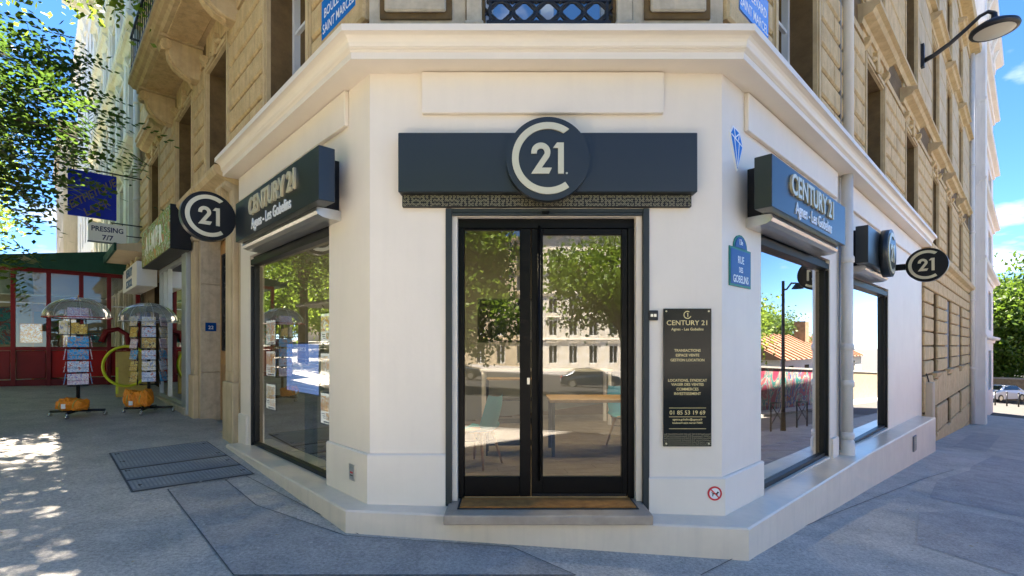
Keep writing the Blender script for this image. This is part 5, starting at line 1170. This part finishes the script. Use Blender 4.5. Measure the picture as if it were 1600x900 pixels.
# ============================================================ trees
def tree(name, lab, x, y, trunk_h, cr, ch, n, leaf, seed, mat='leaf', spray=False, tr=.16, group=None, lean=(0, 0), cz=None, base=None):
    rs = np.random.RandomState(seed); g = gz(x, y) if base is None else base
    t = thing(name, lab, 'tree', (x, y, g), group)
    top = Vector((x+lean[0], y+lean[1], g+trunk_h))
    tm = MB(); pts = [Vector((x, y, g-.1)), Vector((x+lean[0]*.2+.05, y+lean[1]*.2, g+trunk_h*.35)), Vector((x+lean[0]*.6-.05, y+lean[1]*.6, g+trunk_h*.7)), top]
    tm.tube(pts, [tr*1.25, tr, tr*.9, tr*.75], 10)
    C = Vector((x+lean[0], y+lean[1], g+trunk_h+ch*.42 if cz is None else cz)); ends = []
    nl = 11
    for i in range(nl):
        a = 2*math.pi*(i+rs.uniform(-.3, .3))/nl; el = rs.uniform(.05, 1.0)
        tip = C+Vector((math.cos(a)*cr*.72*math.cos(el*.9), math.sin(a)*cr*.72*math.cos(el*.9), ch*.42*math.sin(el*1.5)-ch*.12))
        s = top-Vector((0, 0, trunk_h*.12*rs.uniform(0, 1))); mid = s.lerp(tip, .5)+Vector((rs.uniform(-.2, .2), rs.uniform(-.2, .2), .15*ch*rs.uniform(.2, .6)))
        tm.tube([s, s.lerp(mid, .5)+Vector((0, 0, .1)), mid, mid.lerp(tip, .5), tip], [tr*.5, tr*.42, tr*.3, tr*.2, tr*.08], 6)
        ends += [mid, tip]
        for k in range(4):
            p0 = mid.lerp(tip, rs.uniform(0, 1)); d = Vector(rs.normal(size=3)); d.normalize(); p1 = p0+d*cr*.42
            tm.tube([p0, p0.lerp(p1, .5)+Vector((0, 0, .08)), p1], [tr*.18, tr*.1, tr*.04], 5); ends.append(p1)
    tm.build('trunk', 'bark', t)
    # clumps
    cl = np.array([[*e] for e in ends]); nc = len(cl)
    extra = rs.normal(size=(nc, 3)); extra /= np.linalg.norm(extra, axis=1)[:, None]
    cl2 = np.array(C)+extra*np.array([cr, cr, ch*.5])*rs.uniform(.55, 1.0, (nc, 1)); cl = np.vstack([cl, cl2])
    idx = rs.randint(0, len(cl), n); sp = rs.normal(size=(n, 3))*np.array([.155*cr, .155*cr, .11*cr])*(.85 if spray else 1); pos = cl[idx]+sp
    if spray:
        L = 11; ax = rs.normal(size=(n, 3)); ax[:, 2] = ax[:, 2]*.35-.25; ax /= np.linalg.norm(ax, axis=1)[:, None]
        up = np.array([0, 0, 1.])+rs.normal(size=(n, 3))*.35; sd_ = np.cross(ax, up); sd_ /= np.linalg.norm(sd_, axis=1)[:, None]; nr = np.cross(sd_, ax)
        P = []; D = []; S = []
        for k in range(L):
            f = (k//2)/(L//2); side = (1 if k % 2 else -1) if k < L-1 else 0
            base_ = pos+ax*leaf*4.6*f-nr*leaf*.8*f*f; dirv = ax*.45+sd_*side+nr*.1 if side else ax
            dirv = dirv/np.linalg.norm(dirv, axis=1)[:, None]; P.append(base_); D.append(dirv); S.append(np.cross(nr, dirv))
        P = np.vstack(P); D = np.vstack(D); S = np.vstack(S); ln = leaf*rs.uniform(.8, 1.15, (len(P), 1)); wd = ln*.27
    else:
        P = pos; D = rs.normal(size=(n, 3)); D /= np.linalg.norm(D, axis=1)[:, None]; q = rs.normal(size=(n, 3)); S = np.cross(D, q); S /= np.linalg.norm(S, axis=1)[:, None]
        ln = leaf*rs.uniform(.7, 1.3, (n, 1)); wd = ln*.32
    if spray:                                         # leaf stalks
        P = np.vstack([P, pos]); D = np.vstack([D, ax]); S = np.vstack([S, sd_]); ln = np.vstack([ln, np.full((n, 1), leaf*4.9)]); wd = np.vstack([wd, np.full((n, 1), .004)])
    m = len(P); V = np.stack([P, P+D*ln*.45+S*wd, P+D*ln, P+D*ln*.45-S*wd], 1).reshape(-1, 3)
    me = bpy.data.meshes.new('crown'); me.vertices.add(len(V)); me.vertices.foreach_set('co', V.astype(np.float32).ravel())
    me.loops.add(m*4); me.loops.foreach_set('vertex_index', np.arange(m*4, dtype=np.int32)); me.polygons.add(m); me.polygons.foreach_set('loop_start', np.arange(0, m*4, 4, dtype=np.int32))
    me.update(calc_edges=True); me.materials.append(MAT[mat]); obj('crown', me, t); return t
G1 = 'boulevard trees'
def tl(t, o): return FL.p(t, o, 0)[:2]
tree('street_tree', 'leafy street tree whose branches hang into the upper left corner', *tl(9.3, 5.2), 4.0, 3.15, 8.0, 3900, .145, 11, 'leafnear', True, .2, G1, lean=(.5, .3), cz=4.4)
tree('street_tree', 'street tree rising behind the green awning at the left edge', *tl(17.5, 5.9), 3.6, 3.3, 6.5, 17000, .16, 12, 'leaf', False, .2, G1)
tree('street_tree', 'street tree standing on the pavement left of the camera', *tl(6.2, 3.0), 7.6, 3.3, 4.6, 46000, .12, 13, 'leaf', False, .2, G1)
tree('street_tree', 'third street tree along the boulevard kerb', *tl(26, 6.1), 4.0, 3.4, 6.5, 13000, .18, 14, 'leaf', False, .2, G1)
for k, (t, o) in enumerate(((4, 19), (12, 18.5), (20, 19.2), (28, 18.6), (37, 19), (47, 19))):
    tree('street_tree', 'boulevard tree on the far pavement, mirrored in the left window, %s from the corner' % ['first', 'second', 'third', 'fourth', 'fifth', 'sixth'][k], *tl(t, o), 3.2, 4.3, 7.5, 12000, .26, 20+k, 'leaf', False, .2, 'trees across the boulevard')
for k, (t, o) in enumerate(((21, 10.5), (27, 11.5), (33, 10.8), (39, 11.6), (46, 11), (53, 11.5))):
    tree('bushy_tree', 'low bushy tree mid-boulevard, mirrored in the left window, %s from the corner' % ['first', 'second', 'third', 'fourth', 'fifth', 'sixth'][k], *tl(t, o), 1.0, 2.9, 5.2, 11000, .22, 60+k, 'leaf', False, .16, 'trees in the middle of the boulevard')
tree('street_tree', 'broad tree mirrored in the left door pane', -2.4, -13.5, 2.2, 3.4, 8.0, 22000, .24, 31, 'leaf', False, .2, 'trees on the junction')
tree('street_tree', 'tree with a thick leaning trunk mirrored in the right door pane', 6.3, -15.5, 3.6, 3.6, 5.0, 11000, .22, 32, 'leaf', False, .26, 'trees on the junction', lean=(-.9, 0))
tree('street_tree', 'tree at the left of the junction behind the camera', -10, -20, 3.2, 4.4, 7.5, 12000, .26, 33, 'leaf', False, .2, 'trees on the junction')
tree('garden_tree', 'round garden tree behind the mural wall, mirrored in the right window', *FR.p(25, 11.5, 0)[:2], 2.2, 3.4, 6.0, 15000, .2, 41, 'leaf', False, .2, base=-4.0)
tree('garden_tree', 'dark garden tree beyond the tiled house', *FR.p(52, 17, 0)[:2], 3.0, 3.6, 5.5, 9000, .26, 42, 'leafdark', False, .2, base=-4.5)
tree('garden_tree', 'tall pale green garden tree above the tiled roof', *FR.p(42, 22, 0)[:2], 3.0, 4.2, 8.5, 12000, .28, 43, 'leaf', False, .2, base=-4.5)
tree('garden_tree', 'green garden tree beside the chimney of the tiled house', *FR.p(60, 22, 0)[:2], 3.0, 4.2, 7.5, 10000, .3, 44, 'leaf', False, .2, base=-4.8)
tree('hill_tree', 'large green tree above the white car at the right edge', 58.5, 55.5, 3.0, 6.8, 13, 30000, .42, 51, 'leafhill', False, .3, 'trees at the end of the side street')
tree('hill_tree', 'dense green tree beside the end of the modern block', 50.5, 54, 2.0, 5.2, 11.5, 30000, .40, 52, 'leafhill', False, .3, 'trees at the end of the side street')
tree('hill_tree', 'green tree in the middle behind the white car', 54.5, 60, 2.5, 6.0, 13, 24000, .42, 53, 'leafhill', False, .3, 'trees at the end of the side street')

tree('hill_tree', 'green tree standing hidden behind the end of the modern block', 43, 53, 4.0, 6.5, 9, 16000, .42, 54, 'leafhill', False, .3, 'trees at the end of the side street')  # out of view, added to shade the car and the street
tree('hill_tree', 'farthest green tree behind the white car', 48.5, 62, 4.0, 6.5, 10, 16000, .42, 55, 'leafhill', False, .3, 'trees at the end of the side street')  # second tree added only for its shade on the far street

# ============================================================ end of the side street
def car(name, lab, x, y, rz, paint):
    c = thing(name, lab, 'car', (0, 0, 0))
    # side outline (x forward), lofted across the width with tumblehome
    out = [(-2.15, .32), (-2.2, .62), (-2.12, .92), (-1.75, 1.02), (-1.2, 1.40), (-.3, 1.47), (.45, 1.38), (1.05, 1.02), (1.85, .88), (2.15, .68), (2.2, .34), (1.7, .22), (-1.7, .22)]
    m = MB(); vs = []; W = [(-.9, .0), (-.88, .5), (-.62, 1.0), (.62, 1.0), (.88, .5), (.9, 0)]
    ring = []
    ys = [-.90, -.86, -.70, .70, .86, .90]; zs = [.93, .97, 1.0, 1.0, .97, .93]
    n = len(out)
    for yy, s in zip(ys, zs):
        for px, pz in out:
            yq = yy if pz < 1.0 else yy*(1-.28*(pz-.95)/.5); vs.append((px*s if abs(yy) > .8 else px, yq, .22+(pz-.22)*s))
    fs = [(i*n+j, i*n+(j+1) % n, (i+1)*n+(j+1) % n, (i+1)*n+j) for i in range(5) for j in range(n)]
    fs += [list(range(n)), list(range(5*n, 6*n))]
    m.add(vs, fs, False); m.build('body', paint, c, .03, 2)
    for s in (-1, 1):
        g = MB(); g.prism([(-1.35, s*.80, 1.04), (-1.08, s*.68, 1.36), (-.3, s*.665, 1.42), (.4, s*.68, 1.34), (.85, s*.80, 1.04)], (0, s*.03, 0)); g.build('side_window', 'carglass', c)
        for px in (-1.35, 1.35):
            w = MB(); w.cyl((px, s*.93, .33), (px, s*.70, .33), .33, n=24); w = w.build('wheel', 'rubber', c); MB().cyl((px, s*.94, .33), (px, s*.9, .33), .21, n=16).build('rim', 'steel', w)
        MB().box(FW, -2.2, -2.1, s*.55-.22, s*.55+.22, .72, .86).build('tail_light', 'taillight', c, .02); MB().box(FW, 2.05, 2.17, s*.6-.18, s*.6+.18, .62, .76).build('headlight', 'lampglass', c, .02)
    g = MB(); g.prism([(-1.80, -.6, 1.045), (-1.80, .6, 1.045), (-1.24, .55, 1.40), (-1.24, -.55, 1.40)], (-.03, 0, .02)); g.build('rear_window', 'carglass', c)
    g = MB(); g.prism([(1.02, -.62, 1.05), (1.02, .62, 1.05), (.50, .56, 1.37), (.50, -.56, 1.37)], (.03, 0, .02)); g.build('windscreen', 'carglass', c)
    MB().box(FW, -2.24, -2.19, -.26, .26, .5, .62).build('number_plate', 'enamelwhite', c); MB().box(FW, -2.22, -2.1, -.8, .8, .3, .5).build('bumper', 'black', c, .02)
    c.location = (x, y, gz(x, y)-.13 if name != 'parked_car_' else 0); c.rotation_euler = (0, 0, rz); return c
wc = car('parked_car', 'white car parked beyond the bollards at the right edge', 45.2, 46, R(195), 'carwhite')
wc.location.z = gz(45.2, 46)
for k in range(9):
    x = 37.6+k*.85; y = 38.6-k*.06; g = gz(x, y)
    b = thing('bollard', 'black street bollard in front of the white car, %s from the left' % ['first', 'second', 'third', 'fourth', 'fifth', 'sixth', 'seventh', 'eighth', 'ninth'][k], 'bollard', (x, y, g), 'bollards at the end of the side street')
    MB().cyl((x, y, g-.05), (x, y, g+.95), .05, n=10).build('post', 'iron', b); MB().lathe((x, y, g+.95), [(.05, 0), (.07, .03), (.06, .09), (0, .13)], 10).build('knob', 'iron', b)
rw = thing('retaining_wall', 'low tan stone wall below the trees at the right edge', 'wall', (50, 50, gz(50, 50)))
RWF = Fr((50, 50), (.72, -.69), (-.69, -.72), 1)
MB().box(RWF, -12, 16, -.5, 0, gz(50, 50)-1, gz(50, 50)+2.0).build('masonry', 'rubble', rw); MB().box(RWF, -12, 16, -.55, .06, gz(50, 50)+2.0, gz(50, 50)+2.15).build('coping', 'kerb', rw)

# ============================================================ across the side street (mirrored in the right windows)
mw = thing('mural_wall', 'graffiti-painted street wall mirrored in the right shop window', 'wall', FR.p(30, 9.2, -4))
def gw(t): x, y, _ = FR.p(t, 9.2, 0); return gz(x, y)
m = MB(); ts = [6, 16, 25, 34, 44, 56, 64]
for a, b in zip(ts[:-1], ts[1:]):
    m.k = 0 if b <= 44 else 1
    m.prism([FR.p(a, 9.2, gw(a)-.1), FR.p(b, 9.2, gw(b)-.1), FR.p(b, 9.2, gw(b)+2.6), FR.p(a, 9.2, gw(a)+2.6)], Vector((*FR.n, 0))*.3)
m.build('masonry', ['mural', 'rubble'], mw)
m = MB()
for a, b in zip(ts[:-1], ts[1:]): m.prism([FR.p(a, 9.12, gw(a)+2.6), FR.p(b, 9.12, gw(b)+2.6), FR.p(b, 9.12, gw(b)+2.72), FR.p(a, 9.12, gw(a)+2.72)], Vector((*FR.n, 0))*.46)
m.build('coping', 'kerb', mw)
hs2 = thing('tiled_house', 'low house with a red tiled roof mirrored in the right shop windows', 'house', FR.p(48, 14, -4))
MB().box(FR, 36, 62, 11, 18, -6.5, -1.0).build('wall', 'render', hs2)
roof = MB(); roof.prism([FR.p(35.7, 10.6, -1.1), FR.p(35.7, 14.5, 1.0), FR.p(35.7, 18.4, -1.1)], Vector((*FR.d, 0))*26.6); rf = roof.build('roof', 'tile', hs2)
MB().box(FR, 50, 51.2, 13.2, 14.2, .2, 2.4).build('chimney', 'rubble', rf)
for k in range(20):
    MB().tube([FR.p(36+k*1.3, 10.55, -1.06), FR.p(36+k*1.3, 14.5, 1.07)], .07, 6).build('roof_rib', 'tile', rf)
for t in (38, 42, 46, 50, 54, 58): MB().box(FR, t, t+1.1, 10.97, 11.0, -3.2, -1.6).build('window', 'carglass', hs2)
sl_ = thing('lamp_post', 'tall dark lamp post mirrored in the right shop window', 'lamp', gp(FR, 13.5, 3.6))
x, y, g = gp(FR, 13.5, 3.6)
MB().tube([(x, y, g), (x, y, g+.9), (x, y, g+5.0)], [.09, .06, .045], 10).build('post', 'iron', sl_)
MB().tube([(x, y, g+4.7), (x+.25, y+.24, g+4.75), (x+.6, y+.57, g+5.0), (x+1.05, y+1.0, g+5.05)], .03, 8).build('arm', 'iron', sl_); MB().lathe((x+1.08, y+1.03, g+4.86), [(.2, 0), (.12, .12), (.04, .2), (0, .22)], 16).build('head', 'iron', sl_)
for k in range(6):
    t = 5+k*2.6; x, y, g = gp(FR, t, 3.75); b = thing('barrier', 'low steel crossed pavement barrier at the kerb, %s along the side street' % ['first', 'second', 'third', 'fourth', 'fifth', 'sixth'][k], 'barrier', (x, y, g), 'kerb barriers')
    for d in (0, 1.2): x, y, g = gp(FR, t+d, 3.75); MB().cyl((x, y, g), (x, y, g+.95), .028, n=8).build('post', 'iron', b)
    a = Vector(gp(FR, t, 3.75)); e = Vector(gp(FR, t+1.2, 3.75)); up = Vector((0, 0, 1))
    MB().cyl(a+up*.93, e+up*.93, .025, n=8).build('rail', 'iron', b); MB().cyl(a+up*.9, e+up*.2, .015, n=6).build('cross_bar', 'iron', b); MB().cyl(a+up*.2, e+up*.9, .015, n=6).build('cross_bar', 'iron', b)

# ============================================================ behind the camera (mirrored in the door and left window)
FB = Fr((0, -62), (-1, 0), (0, 1), 1)
def row(t0, t1): return [(t0+1+2.9*k, t0+2.2+2.9*k) for k in range(int((t1-t0-1)/2.9))]
gB = gz(0, -50)-1
far_building('corner_hotel', 'pale stone six-storey building mirrored in the right door pane', FB, -22, -3, gB, 16.5, row(-22, -3), [(gB+1.4, gB+4.0)]+[(gB+5.4+3.2*i, gB+7.6+3.2*i) for i in range(4)], 'whitestone', strings=(gB+4.8, gB+11.4, gB+14.6), eave=.8, pil=False)
far_building('pale_apartment_house', 'pale apartment house across the junction mirrored in the left door pane', FB, -2.9, 18, gB, 15.5, row(-2.9, 18), [(gB+1.4, gB+4.0)]+[(gB+5.4+3.2*i, gB+7.6+3.2*i) for i in range(4)], 'beigewall', strings=(gB+4.8, gB+14.6), eave=.6, pil=False)
far_building('sandstone_block', 'sandstone block across the junction beside the corner hotel', FB, -44, -22.1, gB, 14.5, row(-44, -22.1), [(gB+5.4+3.2*i, gB+7.6+3.2*i) for i in range(4)], 'whitestone', strings=(gB+4.8,), eave=.6, pil=False)
FO = Fr(FL.p(0, 26, 0)[:2], FL.d, (-FL.n[0], -FL.n[1]), 1)
far_building('boulevard_block', 'long pale block across the boulevard behind the mirrored trees', FO, -14, 30, -3, 14, row(-14, 30), [(3.2+3.2*i, 5.4+3.2*i) for i in range(3)], 'whitestone', strings=(2.6,), eave=.6, pil=False)
far_building('boulevard_annexe', 'second pale block farther along the opposite side of the boulevard', FO, 30.2, 70, -3, 13, row(30.2, 70), [(3.2+3.2*i, 5.4+3.2*i) for i in range(3)], 'beigewall', strings=(2.6,), eave=.6, pil=False)
car('parked_car', 'dark blue car mirrored in the right door pane', 5.8, -27, R(8), 'carblue')
car('parked_car', 'dark car parked across the junction mirrored in the left door pane', -4.5, -30, R(3), 'carblue')
bs = thing('bus_shelter', 'dark bus shelter mirrored at the left of the shop window', 'bus shelter', gp(FL, 13, 7.6))
x, y, g = gp(FL, 13, 5.6); SF = Fr((x, y), FL.d, FL.n, 1)
for t in (0, 3.4):
    for o in (0, 1.2): MB().box(SF, t, t+.08, o, o+.08, g-.2, g+2.5).build('post', 'iron', bs)
MB().box(SF, -.3, 3.8, -.3, 1.5, g+2.5, g+2.62).build('roof', 'iron', bs, .02)
gg = MB(); gg.add([SF.p(.08, 1.24, g+.3), SF.p(3.4, 1.24, g+.3), SF.p(3.4, 1.24, g+2.4), SF.p(.08, 1.24, g+2.4)], [(0, 1, 2, 3)]); gg.build('pane', 'vinyl', bs)

# ============================================================ litter and fallen leaves on the pavement
rng = random.Random(21); lf = MB(); gum = MB()
for k in range(260):
    u = rng.random(); fr = FR if u < .4 else FL
    t = rng.uniform(-2.5, 11); o = rng.uniform(.3, 2.6)
    x, y, _ = fr.p(t, o, 0)
    if y < .8: continue
    z = gz(x, y)+.012; a = rng.uniform(0, 6.28); l = rng.uniform(.008, .022); w_ = l*rng.uniform(.3, .6)
    ca_, sa_ = math.cos(a), math.sin(a)
    if rng.random() < .6: lf.add([(x+ca_*l, y+sa_*l, z), (x-sa_*w_, y+ca_*w_, z+.006), (x-ca_*l, y-sa_*l, z), (x+sa_*w_, y-ca_*w_, z+.002)], [(0, 1, 2, 3)])
    else:
        r = rng.uniform(.008, .017); gum.add([(x+r*math.cos(b)*rng.uniform(.8, 1.2), y+r*math.sin(b), z) for b in np.linspace(0, 2*math.pi, 9)[:-1]], [tuple(range(8))])
lf.build('fallen_leaves', 'litterleaf', None, label='scattered dry leaf bits on the pavement', cat='litter', kind='stuff')
gum.build('gum_spots', 'litterpale', None, label='pale trodden gum spots on the pavement', cat='litter', kind='stuff')
